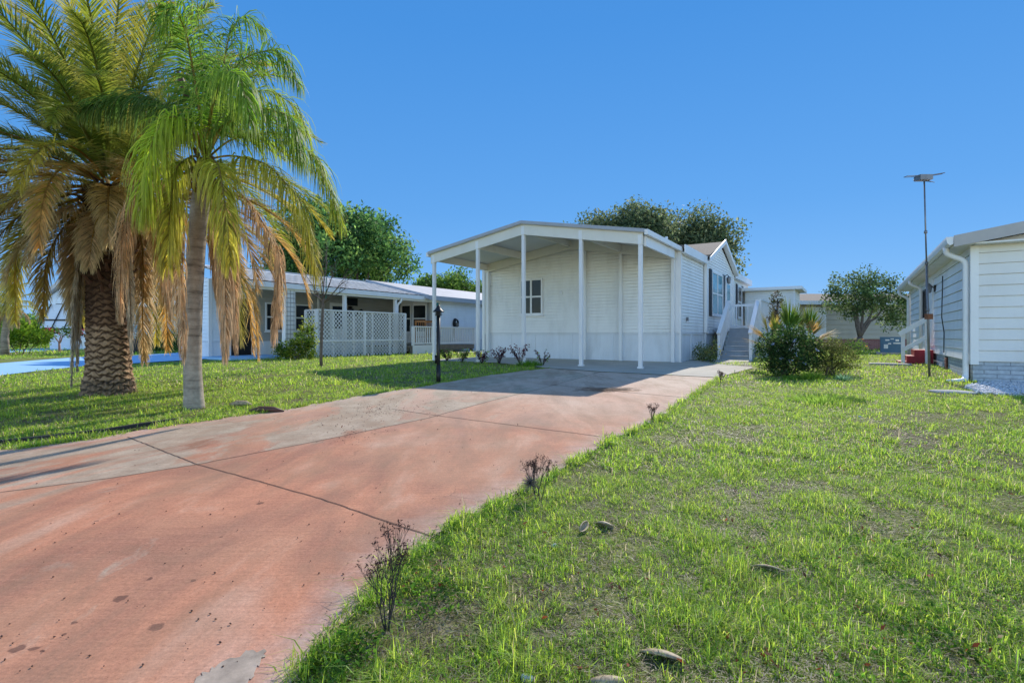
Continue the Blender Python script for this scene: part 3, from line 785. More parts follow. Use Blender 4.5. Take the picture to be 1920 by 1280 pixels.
prof = [(-.345, -.0), (-.345, .15), (-.46, .15), (-.46, .10), (-.44, .02), (-.40, -.02)]
q.prism([(x, -.37, RE + z - .03) for x, z in prof], (0, RL + .6, 0)); q.build('gutter', M['trim'], rh)
downspout(rh, [(-.40, .16, RE - .03), (-.40, .16, RE - .16), (-.09, .10, RE - .34), (-.09, .10, .12), (-.12, -.02, .02), (-.42, -.10, -.02)], .055)
downspout(rh, [(-.40, RL - .2, RE - .03), (-.40, RL - .2, RE - .2), (-.1, RL - .2, RE - .36), (-.1, RL - .2, .05)], .05)
downspout(rh, [(-.40, 8.3, RE - .03), (-.40, 8.3, RE - .14), (-.1, 8.3, RE - .3), (-.1, 8.3, .05)], .05)
for y in (.32, 3.3):
    v = MB()
    for k in range(7): v.box(-.03, .0, y, y + .36, .03 + k * .052, .055 + k * .052)
    vo = v.build('vent_louvre', plain('vent_terracotta', (.30, .10, .06), .7, .2), rh)
    MB().box(-.004, .03, y, y + .36, .01, RB - .02).build('vent_opening', M['dark'], vo)
window(rh, (0, 8.2, 1.45), -Y_, -X, .75, 1.0, 1, False, 'glass', 'shutter', name='window')
d2_ = MB(); ubox(d2_, (0, 6.75, .62), -Y_, -X, 0, .9, 0, 2.0, .0, .045); rd = d2_.build('door', M['trim'], rh)
x_ = MB(); ubox(x_, (0, 6.62, .72), -Y_, -X, 0, .64, 0, 1.7, .046, .052); x_.build('door_panel', M['siding_blue'], rd)
pl = MB(); pl.box(-.06, 0, 5.35, 5.45, RE - .62, RE - .42); pl.tube([(-.05, 5.4, RE - .5), (-.16, 5.4, RE - .42)], .015, 6)
plo = pl.build('porch_lantern', M['black'], rh)
MB().lathe([(.015, .19), (.09, .10), (.075, .09), (.055, -.08), (.02, -.1)], 8, (-.17, 5.4, RE - .55)).build('lantern_shade', M['steel'], plo)
cb = MB(); cb.tube([(-.03, 3.9, RE - .3), (-.06, 3.7, RE - .8), (-.10, 3.45, RE - 1.4), (-.04, 3.55, RE - 1.8), (-.04, 3.6, .5)], .012, 6); cb.build('cable', M['black'], rh)

rs = thing('red_steps', 'red painted brick steps with white wooden handrail beside the house on the right', 'steps', RO, ANG)
q = MB()
for k, (xa, h) in enumerate(((-.88, .17), (-.68, .34), (-.50, .52))): q.box(xa, -.05, 5.55 + .002 * k, 6.6 - .002 * k, -.12, h)
q.build('step', M['red_brick_paint'], rs)
q = MB()
q.bar((-.78, 5.45, -.12), (-.78, 5.45, 1.02), .09); q.bar((-.20, 5.45, -.12), (-.20, 5.45, 1.50), .11)
q.bar((-.88, 5.38, .98), (-.12, 5.38, 1.50), .04, .13); q.bar((-.78, 5.39, .52), (-.20, 5.39, .92), .04, .11)
q.build('handrail', M['trim'], rs)

an = at(1743, 706)
ant = thing('tv_antenna', 'tall leaning steel pole carrying a flat television antenna beside the house on the right', 'antenna', an)
tp = ray(1733, 340, an.y)
tv = Vector((tp.x - an.x, 0, tp.z - an.z))
q = MB(); q.tube([(0, 0, -.1), tv * .58], .024, 10); q.tube([tv * .58, tv * 1.0], .016, 10)
for t in (.34, .58, .74): q.tube([tv * t - Vector((0, 0, .03)), tv * t + Vector((0, 0, .03))], .032, 10)
q.build('pole', M['steel'], ant, True)
q = MB(); h = tv + Vector((0, 0, .04))
q.box(h.x - .16, h.x + .12, -.10, .10, h.z - .02, h.z + .09)
for k in range(5):
    q.tube([h + Vector((-.18 + k * .07, -.16, -.07 - .01 * k)), h + Vector((-.16 + k * .07, .12, .02))], .008, 5)
for sgn in (-1, 1):
    e = h + Vector((sgn * .42, 0, .10 + sgn * .035)); n1 = h + Vector((sgn * .08, 0, .08))
    q.tube([n1 + Vector((0, -.05, 0)), e + Vector((0, -.05, 0)), e + Vector((0, .05, 0)), n1 + Vector((0, .05, 0))], .009, 5)
q.build('antenna_head', M['steel'], ant)
MB().box(tv.x * .31 - .05, tv.x * .31 + .07, -.06, .04, tv.z * .31 - .07, tv.z * .31 + .05).build('clamp_box', plain('rusty_clamp', (.25, .10, .05), .8, .4, 12), ant)

aco = at(1651, 664)
ac = thing('air_conditioner', 'slate blue air conditioning unit with white paper labels, beside the red steps', 'air conditioner', aco, -R(33))
W_, Hh = .82, .74
q = MB(); q.box(0, W_, 0, .7, .09, Hh); q.box(-.012, W_ + .012, -.012, .712, Hh + .001, Hh + .03)
for k in range(9): q.box(W_ + .001, W_ + .01, .06 + k * .07, .1 + k * .07, .2, Hh - .1)
q.build('cabinet', M['ac'], ac)
for a, b, c, d in ((.17, .32, .60, .66), (.36, .48, .66, .70), (.54, .66, .58, .66), (.46, .72, .47, .52), (.27, .38, .44, .50), (.12, .27, .26, .44)):
    MB().box(a, b, -.006, -.0005, c, d).build('label_sticker', M['paper'], ac)
MB().box(-.15, W_ + .1, -.15, .85, -.08, .088).build('pad', M['concrete_pad'], ac)

# far beige house
fo = at(1548, 655)
bh = thing('beige_house', 'beige sided house on a red brick base far behind the round-crowned tree on the right', 'house', fo, R(3))
q = MB(); q.siding((-6, 0, 0), X, -Y_, [(0, .62), (16, .62), (16, 2.75), (6, 2.9), (0, 2.6)], .28, .03); q.box(-6, 10, .03, 8, .6, 2.55)
q.build('wall', M['siding_beige'], bh)
q = MB(); q.box(-5.98, 10, .01, 8, -.2, .6); q.build('brick_base', M['red_brick'], bh)
q = MB(); q.prism([(-6.4, -.5, 2.72), (10.4, -.5, 2.72), (10.4, 4, 3.5), (-6.4, 4, 3.5)], (0, 0, .1)); q.build('roof', M['shingle'], bh)
q = MB(); q.box(-6.4, 10.4, -.54, -.501, 2.62, 2.84); q.box(-1.3, -.0, -.06, -.025, .62, 2.5); q.build('fascia', M['trim'], bh)
# ================================================================== the neighbour's house on the left
NO = Vector((-8.17, 19.0, 0.0))
nb = thing('patio_house', 'pale blue neighbouring house with white tiled patio roof, behind the lattice screen on the left', 'house', NO, ANG)
# local: x outward (toward the red drive), y along the house
WT = -2.6                                            # recessed wall under the patio roof
q = MB(); q.siding((WT, -1.2, 0), Y_, X, [(0, .62), (.8, .62), (.8, 2.9), (0, 2.9)], .135); q.build('wall', M['siding_blue'], nb)
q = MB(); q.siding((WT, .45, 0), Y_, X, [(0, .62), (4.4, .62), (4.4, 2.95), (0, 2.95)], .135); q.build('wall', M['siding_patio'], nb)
q = MB(); q.siding((WT, -.4, 0), Y_, X, [(0, 2.25), (.85, 2.25), (.85, 2.9), (0, 2.9)], .135); q.build('wall', M['siding_blue'], nb)
q = MB(); q.siding((-4.6, -1.2, 0), X, -Y_, [(0, .62), (2.0, .62), (2.0, 2.9), (0, 3.3)], .135); q.build('wall', M['siding_blue'], nb)
q = MB(); q.siding((-7.9, .46, 0), X, -Y_, [(0, .62), (3.3, .62), (3.3, 3.3), (0, 2.55)], .135); q.build('wall', M['siding_blue'], nb)
q = MB(); q.siding((0, 8.6, 0), Y_, X, [(0, .62), (12, .62), (12, 2.58), (0, 2.58)], .135); q.build('wall', M['siding_blue'], nb)
q = MB(); q.siding((WT, 8.6, 0), X, -Y_, [(0, .62), (2.6, .62), (2.6, 2.58), (0, 2.95)], .135); q.build('wall', M['siding_blue'], nb)
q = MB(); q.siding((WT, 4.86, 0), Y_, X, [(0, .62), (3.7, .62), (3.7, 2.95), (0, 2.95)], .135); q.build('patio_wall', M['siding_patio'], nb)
q = MB(); q.box(-4.59, WT - .012, -1.19, -.42, -.1, .61); q.box(-7.88, WT - .012, .47, 20.5, -.1, .61); q.box(WT, -.012, 8.62, 20.5, -.1, .61)
for y in (1.4, 2.3): q.box(WT - .011, WT, y - .03, y + .03, 0, .6)
q.build('skirting', M['skirt'], nb)
q = MB(); q.box(-4.55, WT - .03, -.40, .44, -.05, 2.25); dkn = q.build('storage_opening', M['dark'], nb)
q = MB(); q.box(WT - .8, WT - .1, -.36, .40, .4, 1.05); q.build('storage_bin', M['blue_bin'], dkn)
q = MB(); q.box(WT - .02, WT + .03, -1.23, -1.1, .0, 2.9); q.box(WT - .02, WT + .03, -.5, -.4, .0, 2.25); q.box(WT - .02, WT + .03, .44, .54, .0, 2.25); q.box(WT - .0, WT + .035, 3.45, 3.55, .62, 2.9); q.box(-.02, .04, 8.55, 8.67, .0, 2.6)
build_each(q, 'trim_board', M['trim'], nb)
q = MB(); q.box(WT - .0, -.5, -1.6, .95, -.1, .08); q.build('carport_floor', M['blue_paint'], nb)
# patio roof, tilted sheet of pressed tiles
def rz(x): return 2.66 + (-x) * .22
def tiled_roof(x0, x1, y0, y1, z0, dzdx, step=.42, wave=.30, amp=.012):
    nx = int((x1 - x0) / step); ny = int((y1 - y0) / wave * 6)
    vs, fs = [], []
    for i in range(nx):
        xa = x1 - i * step; xb = xa - step
        for j in range(ny + 1):
            y = y0 + (y1 - y0) * j / ny; wv = amp * abs(math.sin(math.pi * (y / wave)))
            vs.append((xa + .02, y, z0 + (x1 - xa) * dzdx + .055 + wv)); vs.append((xb, y, z0 + (x1 - xb) * dzdx + .02 + wv))
    for i in range(nx):
        for j in range(ny):
            a = (i * (ny + 1) + j) * 2; fs.append((a, a + 2, a + 3, a + 1))
        if i:
            for j in range(ny):
                a = (i * (ny + 1) + j) * 2; p = ((i - 1) * (ny + 1) + j) * 2 + 1; fs.append((a, p, p + 2, a + 2))
    return vs, fs
vs, fs = tiled_roof(-3.6, .12, -1.4, 7.6, 2.66, .225)
q = MB(); q.add(vs, fs); q.build('patio_roof', M['tile'], nb)
q = MB()
q.prism([(-3.6, -1.4, 2.66 + 3.72 * .225), (.12, -1.4, 2.64), (.12, -1.4, 2.66), (-3.6, -1.4, 2.68 + 3.72 * .225)], (0, 9.0, 0)); q.build('patio_ceiling', M['ceiling'], nb)
q = MB(); q.box(.10, .21, -1.45, 9.3, 2.50, 2.68); q.build('gutter', M['trim'], nb)
q = MB(); q.box(.02, .099, -1.4, 8.5, 2.42, 2.60); q.build('eave_beam', M['trim'], nb)
# main gable roof to the rear right
q = MB()
q.prism([(-3.7, 7.3, 3.55), (.42, 7.3, 2.62), (.42, 7.3, 2.72), (-3.7, 7.3, 3.65)], (0, 14, 0)); q.prism([(-3.7, .35, 3.50), (-8.2, .35, 2.5), (-8.2, .35, 2.6), (-3.7, .35, 3.60)], (0, 21.0, 0))
q.build('main_roof', M['pale_roof'], nb)
q = MB(); q.prism([(-3.75, 7.26, 3.48), (.45, 7.26, 2.53), (.45, 7.26, 2.73), (-3.75, 7.26, 3.68)], (0, .039, 0)); q.box(.421, .46, 7.3, 21.3, 2.50, 2.70); q.build('roof_edge', M['fascia'], nb)
for y in (2.75, 5.56):
    p = MB(); p.box(-.06, .06, y - .06, y + .06, -.05, 2.5); p.build('patio_post', M['trim'], nb)
p = MB(); p.box(-.1, .1, .04, .44, -.05, 2.5); p.build('wide_post', M['trim'], nb)
tr_ = MB()
for k in range(14):
    for dx in (.115,): tr_.tube([(dx, .06, .25 + k * .16), (dx, .42, .25 + k * .16)], .008, 4)
for y in (.10, .24, .38): tr_.tube([(.115, y, .2), (.115, y, 2.45)], .008, 4)
tr_.build('wall_trellis', M['steel'], nb)
downspout(nb, [(.14, 5.80, 2.5), (.14, 5.80, 2.36), (.02, 5.68, 2.2), (.02, 5.68, .1)], .05)
window(nb, (WT, .98, 1.0), Y_, X, .95, 1.15, 1, True, 'glass', 'trim'); window(nb, (WT, 2.3, 1.0), Y_, X, .9, 1.15, 1, True, 'glass', 'trim')
d_ = MB(); ubox(d_, (WT, 4.1, .15), Y_, X, 0, .95, 0, 2.15, .02, .06); dd = d_.build('door', M['trim'], nb)
d_ = MB(); ubox(d_, (WT, 4.22, 1.15), Y_, X, 0, .72, 0, 1.0, .061, .066); d_.build('pane', M['glass'], dd)
d_ = MB(); ubox(d_, (WT, 4.98, 2.22), Y_, X, 0, .7, 0, .36, .02, .05); d_.build('high_window', M['glass'], nb)
# bay window
for (a, b) in (((-2.56, 8.58), (-2.26, 8.28)), ((-2.24, 8.27), (-1.52, 8.27)), ((-1.48, 8.28), (-.66, 8.45))):
    A, B = Vector((*a, .95)), Vector((*b, .95)); u = (B - A).normalized(); n = Vector((u.y, -u.x, 0)); L = (B - A).length
    bw = MB(); ubox(bw, A, u, n, 0, L, -.5, .0, -.05, .02); ubox(bw, A, u, n, 0, L, 1.45, 1.75, -.05, .02); build_each(bw, 'bay_panel', M['siding_warm'], nb)
    window(nb, A, u, n, L, 1.45, 1, True, 'glass', 'trim', fw=.08)
MB().box(-.06, .0, 8.3, 8.5, 1.0, 2.45).build('corner_stripe', M['teal'], nb)
v = MB()
for k in range(9): v.box(.0, .02, 12.4, 13.3, .15 + k * .04, .17 + k * .04)
v.build('skirting_vent', M['steel'], nb)

lat = thing('lattice_screen', 'white diamond lattice privacy screen standing on the lawn before the neighbouring patio', 'lattice fence', NO, ANG)
def lattice(o, u, L, z0, z1, name):
    o, u = Vector(o), Vector(u); n = Vector((u.y, -u.x, 0)); q = MB(); H_ = z1 - z0; sp = .165; wd = .030
    for sg, off in ((1, .0), (-1, .012)):
        k = -int(H_ / sp) - 1
        while k * sp < L + H_:
            a0 = k * sp
            # line a = a0 + t (sg=1) or a = a0 + H_ - t, t in 0..H_
            t0, t1 = 0.0, H_
            if sg == 1: t0 = max(t0, -a0); t1 = min(t1, L - a0)
            else: t0 = max(t0, a0 + H_ - L); t1 = min(t1, a0 + H_)
            if t1 - t0 > .03:
                def P(t): return o + u * (a0 + t if sg == 1 else a0 + H_ - t) + Vector((0, 0, z0 + t)) + n * off
                q.bar(P(t0), P(t1), .010, wd) if False else None
                d = (P(t1) - P(t0)).normalized(); s_ = n.cross(d).normalized() * wd / 2
                a, b = P(t0), P(t1)
                q.add([a - s_, a + s_, b + s_, b - s_, a - s_ + n * .01, a + s_ + n * .01, b + s_ + n * .01, b - s_ + n * .01], [(0, 1, 2, 3), (7, 6, 5, 4), (0, 4, 5, 1), (1, 5, 6, 2), (2, 6, 7, 3), (3, 7, 4, 0)])
            k += 1
    return q.build(name, M['trim'], lat)
LX, LY0, LY1, LZ = .22, 1.25, 5.95, 1.78
lattice((LX, LY0, 0), Y_, LY1 - LY0, .66, LZ, 'upper_lattice'); lattice((LX, LY0, 0), Y_, LY1 - LY0, .0, .60, 'lower_lattice')
lattice((LX - .62, LY0, 0), X, .62, .0, LZ, 'return_lattice')
fr = MB()
for y in (LY0, LY0 + 2.35, LY1): fr.box(LX - .05, LX + .04, y - .05, y + .05, -.05, LZ + .03)
fr.box(LX - .66, LX - .58, LY0 - .04, LY0 + .04, -.05, LZ + .02)
fr.box(LX - .03, LX + .05, LY0, LY1, LZ, LZ + .045); fr.box(LX - .02, LX + .035, LY0, LY1, .60, .66); fr.box(LX - .62, LX, LY0 - .02, LY0 + .03, LZ, LZ + .04)
for k in range(4): fr.box(LX - .045, LX - .01, LY0 + .75 + k * 1.0, LY0 + .83 + k * 1.0, -.05, LZ)
fr.build('lattice_frame', M['trim'], lat)

dk = thing('patio_deck', 'low timber patio deck with white picket railing, right of the lattice screen', 'deck', NO, ANG)
q = MB(); q.box(-2.4, .62, 6.02, 10.6, .30, .38); q.build('deck_boards', M['grey_wood'], dk)
q = MB()
for y in (6.1, 8.2, 10.5): q.box(.45, .57, y - .06, y + .06, -.1, .30)
q.box(.57, .62, 6.02, 10.6, .16, .299); q.build('deck_frame', M['grey_wood'], dk)
q = MB(); q.box(.63, .66, 6.0, 7.4, -.05, .40); q.build('skirt_panel', M['trim'], dk)
q = MB(); q.box(.56, .70, 6.0, 10.65, 1.20, 1.25); q.box(.60, .66, 6.0, 10.65, .44, .50)
for k in range(32): q.box(.605, .65, 6.08 + k * .145, 6.13 + k * .145, .50, 1.2)
for y in (6.02, 7.5, 10.6): q.box(.58, .68, y - .05, y + .05, .38, 1.24)
q.build('picket_railing', M['trim'], dk)

def rocker(y, rzz, lab):
    t = thing('rocking_chair', lab, 'chair', NO + D2 * -.35 + D1 * y + Vector((0, 0, .38)), ANG + rzz, 'wooden rocking chairs on the patio')
    q = MB()
    for x in (-.25, .25):
        q.bar((x, .22, .35), (x, .36, 1.15), .05); q.bar((x, -.22, .04), (x, -.22, .62), .05); q.bar((x, .22, .04), (x, .22, .4), .05)
        q.bar((x, -.3, .62), (x, .3, .62), .07, .03)
        q.tube([(x, -.45, .07), (x, -.2, .02), (x, .1, .0), (x, .35, .04), (x, .55, .13)], .022, 6)
    q.build('chair_frame', M['tan_wood'], t)
    q = MB()
    for k in range(5): q.bar((-.20 + k * .10, .24, .42), (-.20 + k * .10, .355, 1.1), .036, .02)
    q.bar((-.27, .36, 1.12), (.27, .36, 1.12), .03, .1); q.build('backrest', M['tan_wood'], t)
    q = MB(); q.box(-.27, .27, -.25, .25, .36, .40); q.build('seat', M['tan_wood'], t)
rocker(7.62, R(222), 'orange wooden rocking chair behind the picket railing, in front of the bay window')
rocker(8.35, R(215), 'orange wooden rocking chair partly hidden by the black lamp post')
hr = thing('hose_reel', 'black garden hose coiled on a wall holder above the end of the picket railing', 'hose', NO + D2 * .0 + D1 * 9.75 + Vector((0, 0, 1.45)), ANG)
q = MB()
for k in range(5):
    rr = .20 - .012 * k
    q.tube([(.06 + .03 * k, rr * math.cos(a) * .9, rr * 1.2 * math.sin(a)) for a in [2 * math.pi * i / 20 for i in range(21)]], .016, 6, False)
q.tube([(.12, -.16, -.1), (.13, -.2, -.4), (.12, -.16, -.75)], .016, 6); q.build('hose', M['black'], hr)
q = MB(); q.box(.02, .22, -.1, .1, -.16, .02); q.build('holder', M['grey_wood'], hr)
bat = MB()
wing = [(0, -.05), (.12, .06), (.3, .16), (.42, .08), (.30, .02), (.22, -.04), (.10, -.16), (0, -.2)]
pts = [(0, a, b) for a, b in wing] + [(0, -a, b) for a, b in wing[::-1][1:-1]]
bat.prism(pts, (.03, 0, 0)); bo = bat.build('bird_ornament', M['black']); bo.location = NO + D2 * (WT + .03) + D1 * 5.60 + Vector((0, 0, 1.93)); bo.rotation_euler = (0, 0, ANG)
tag(bo, 'black flying bird ornament on the patio wall beside the post', 'ornament')
sq = MB(); sq.box(0, .12, -.15, .15, -.2, .18); sq.lathe([(.05, .18), (.14, .24), (.02, .30)], 8, (.06, 0, 0)); sqo = sq.build('wall_lantern', M['black'])
sqo.location = NO + D2 * (WT + .03) + D1 * 5.2 + Vector((0, 0, 1.9)); sqo.rotation_euler = (0, 0, ANG); tag(sqo, 'small black lantern on the patio wall right of the door', 'lamp')

# ================================================================== lamp post
lb = at(822, 716)
lp = thing('lamp_post', 'black metal lamp post with conical cap on the lawn beside the driveway', 'lamp post', lb)
ht = ray(822, 571, lb.y).z - lb.z
q = MB(); q.tube([(0, 0, -.1), (0, 0, ht - .22)], .036, 14); q.tube([(0, 0, -.1), (0, 0, .35)], .045, 14); q.box(-.07, -.035, -.025, .025, .38, .55); q.build('pole', M['black'], lp, True)
q = MB()
for k in range(3): q.lathe([(.045, 0), (.078, .012), (.078, .02), (.045, .03)], 18, (0, 0, ht - .23 + k * .035))
q.lathe([(.04, 0), (.04, .13)], 14, (0, 0, ht - .22)); q.build('louvre', M['black'], lp)
q = MB(); q.lathe([(.12, 0), (.115, .012), (.062, .06), (.04, .10), (.026, .13), (.01, .145)], 20, (0, 0, ht - .15)); q.build('cap', M['black'], lp, True)

# ================================================================== far houses, car and boulder at the left
fo = at(118, 655); fo = Vector((fo.x, fo.y, 0))
lh = thing('gabled_house', 'white gabled house with striped awning in the distance at far left, behind the date palm', 'house', fo, R(8))
s_ = fo.y / F
q = MB(); gw = 78 * s_
q.siding((-22 * s_, 0, 0), X, -Y_, [(0, 0), (gw, 0), (gw, 98 * s_), (gw * .45, 128 * s_), (0, 98 * s_)], .2, .02)
q.build('wall', M['siding_blue'], lh)
q = MB(); q.siding((gw - 22 * s_, 4.0, 0), X, -Y_, [(0, 0), (7.5, 0), (7.5, 3.0), (0, 3.0)], .2, .02); q.build('wall', M['siding_blue'], lh)
q = MB(); x0 = -22 * s_; pk = x0 + gw * .45
for a, b, za, zb in ((x0 - .4, pk, 97 * s_ - .15, 130 * s_), (pk, x0 + gw + .4, 130 * s_, 97 * s_ - .15)):
    q.prism([(a, -.4, za), (b, -.4, zb), (b, -.4, zb + .25), (a, -.4, za + .25)], (0, 10, 0))
q.prism([(x0 + gw, .8, 2.75), (x0 + gw + 8.5, .8, 2.75), (x0 + gw + 8.5, 7, 3.6), (x0 + gw, 7, 3.6)], (0, 0, .18)); q.build('roof', M['pale_roof'], lh)
q = MB(); q.box(x0 + gw + 4.2, x0 + gw + 5.2, .85, 1.1, -.05, 2.75); q.box(x0 + gw + .2, x0 + gw + .4, .85, 1.05, -.05, 2.75); q.box(x0 + gw, x0 + gw + 8.5, .76, .8, 2.6, 2.95); build_each(q, 'porch_post', M['trim'], lh)
window(lh, (x0 + gw + 2.9, 4.0, .9), X, -Y_, 1.1, 1.5, 1, True, 'glass', 'trim')
aw = MB(); ax0, ax1 = -18 * s_, 44 * s_
for k in range(16):
    t0, t1 = k / 16, (k + .82) / 16
    aw.prism([(ax0, -.05 - 1.0 * t0, 83 * s_ - 46 * s_ * t0), (ax1, -.05 - 1.0 * t0, 83 * s_ - 46 * s_ * t0), (ax1, -.05 - 1.0 * t1, 83 * s_ - 46 * s_ * t1), (ax0, -.05 - 1.0 * t1, 83 * s_ - 46 * s_ * t1)], (0, 0, .04))
awo = aw.build('awning', M['trim'], lh)
q = MB()
for t in (.62, .98): q.bar((ax0, -.08 - t, 83 * s_ - 46 * s_ * t), (ax1, -.08 - t, 83 * s_ - 46 * s_ * t), .1)
for k in range(4): q.bar((ax0 + (ax1 - ax0) * k / 3, -.1, 83 * s_ + .05), (ax0 + (ax1 - ax0) * k / 3, -1.1, 37 * s_ + .05), .04)
q.build('awning_frame', M['black'], awo)
q = MB(); ubox(q, (ax0 + .2, 0, 38 * s_), X, -Y_, 0, ax1 - ax0 - .4, 0, 1.5, .01, .03); q.build('window', M['glass'], lh)

# parked sedan: side profile lofted across the width
cb_ = at(305, 657); car = thing('parked_car', 'white sedan parked before the distant house, half hidden by the date palm trunk', 'car', Vector((cb_.x - 4.3, cb_.y, 0)), R(4))
prof = [(-.15, .25), (-.2, .62), (.0, .80), (.55, .92), (1.15, 1.0), (1.75, 1.38), (2.3, 1.46), (2.9, 1.42), (3.5, 1.10), (4.1, .98), (4.35, .82), (4.4, .45), (4.3, .25)]
q = MB(); n = len(prof)
wdt = lambda z: .86 if z < .95 else .86 - (z - .95) * .42
vs = [(x, .9 - wdt(z), z) for x, z in prof] + [(x, .9 + wdt(z), z) for x, z in prof]
q.add(vs, [tuple(range(n)), tuple(range(2 * n - 1, n - 1, -1))] + [(i, n + i, n + (i + 1) % n, (i + 1) % n) for i in range(n)])
q.build('body', M['car_paint'], car)
q = MB()
sw = [(1.28, 1.02), (1.78, 1.34), (2.28, 1.41), (2.85, 1.37), (3.35, 1.10), (3.3, 1.02)]
q.add([(x, .9 - wdt(z) - .008, z) for x, z in sw], [tuple(range(6))]); q.add([(x, .9 + wdt(z) + .008, z) for x, z in sw], [tuple(range(6))[::-1]])
q.add([(1.16, .2, 1.02), (1.16, 1.6, 1.02), (1.72, 1.52, 1.385), (1.72, .28, 1.385)], [(0, 1, 2, 3)]); q.build('car_window', M['glass_sky'], car)
q = MB(); q.prism([(1.7, .22, 1.40), (2.3, .22, 1.475), (2.95, .22, 1.435), (2.95, 1.58, 1.435), (2.3, 1.58, 1.475), (1.7, 1.58, 1.40)], (0, 0, .03)); q.build('car_roof', M['black'], car)
for x in (.75, 3.5):
    for y in (.06, 1.74):
        wv = MB(); wv.tube([(x, y - .1, .32), (x, y + .1, .32)], .32, 20); wo = wv.build('wheel', M['tyre'], car, False)
        MB().tube([(x, y - .11, .32), (x, y + .11, .32)], .19, 14).build('rim', M['steel'], wo)
bl_ = at(251, 661)
def lumpy(c, rad, seed, n=2, amp=.18):
    bm = bmesh.new(); bmesh.ops.create_icosphere(bm, subdivisions=n + 1, radius=1); r_ = random.Random(seed)
    ph = [(r_.uniform(1, 4), r_.uniform(1, 4), r_.uniform(1, 4), r_.uniform(0, 6)) for _ in range(5)]
    for v in bm.verts:
        k = 1 + amp * sum(math.sin(a * v.co.x + b * v.co.y + cc * v.co.z + p) for a, b, cc, p in ph) / 3
        v.co = Vector((v.co.x * rad[0] * k, v.co.y * rad[1] * k, v.co.z * rad[2] * k)) + Vector(c)
    me = bpy.data.meshes.new('lump'); bm.to_mesh(me); bm.free(); me.polygons.foreach_set('use_smooth', [True] * len(me.polygons)); return me
bo = link_mesh('boulder', lumpy((0, 0, .3), (.22, .22, .44), 5), M['boulder']); bo.location = bl_; tag(bo, 'dark rounded boulder standing on the grass just right of the date palm trunk', 'boulder')

# lawn edging and litter near the palms
edg = sheet('lawn_edging', strip([at(*p).xy for p in ((-60, 840), (0, 834), (100, 823), (200, 811), (262, 801), (330, 791))], .05), 0.05, M['rubber_edge'], kind=None, thick=.09)
tag(edg, 'black rubber lawn edging curving along the left side of the red driveway', 'edging')
# ================================================================== foliage tools
def nrm(a): return a / np.maximum(np.linalg.norm(a, axis=-1, keepdims=True), 1e-9)

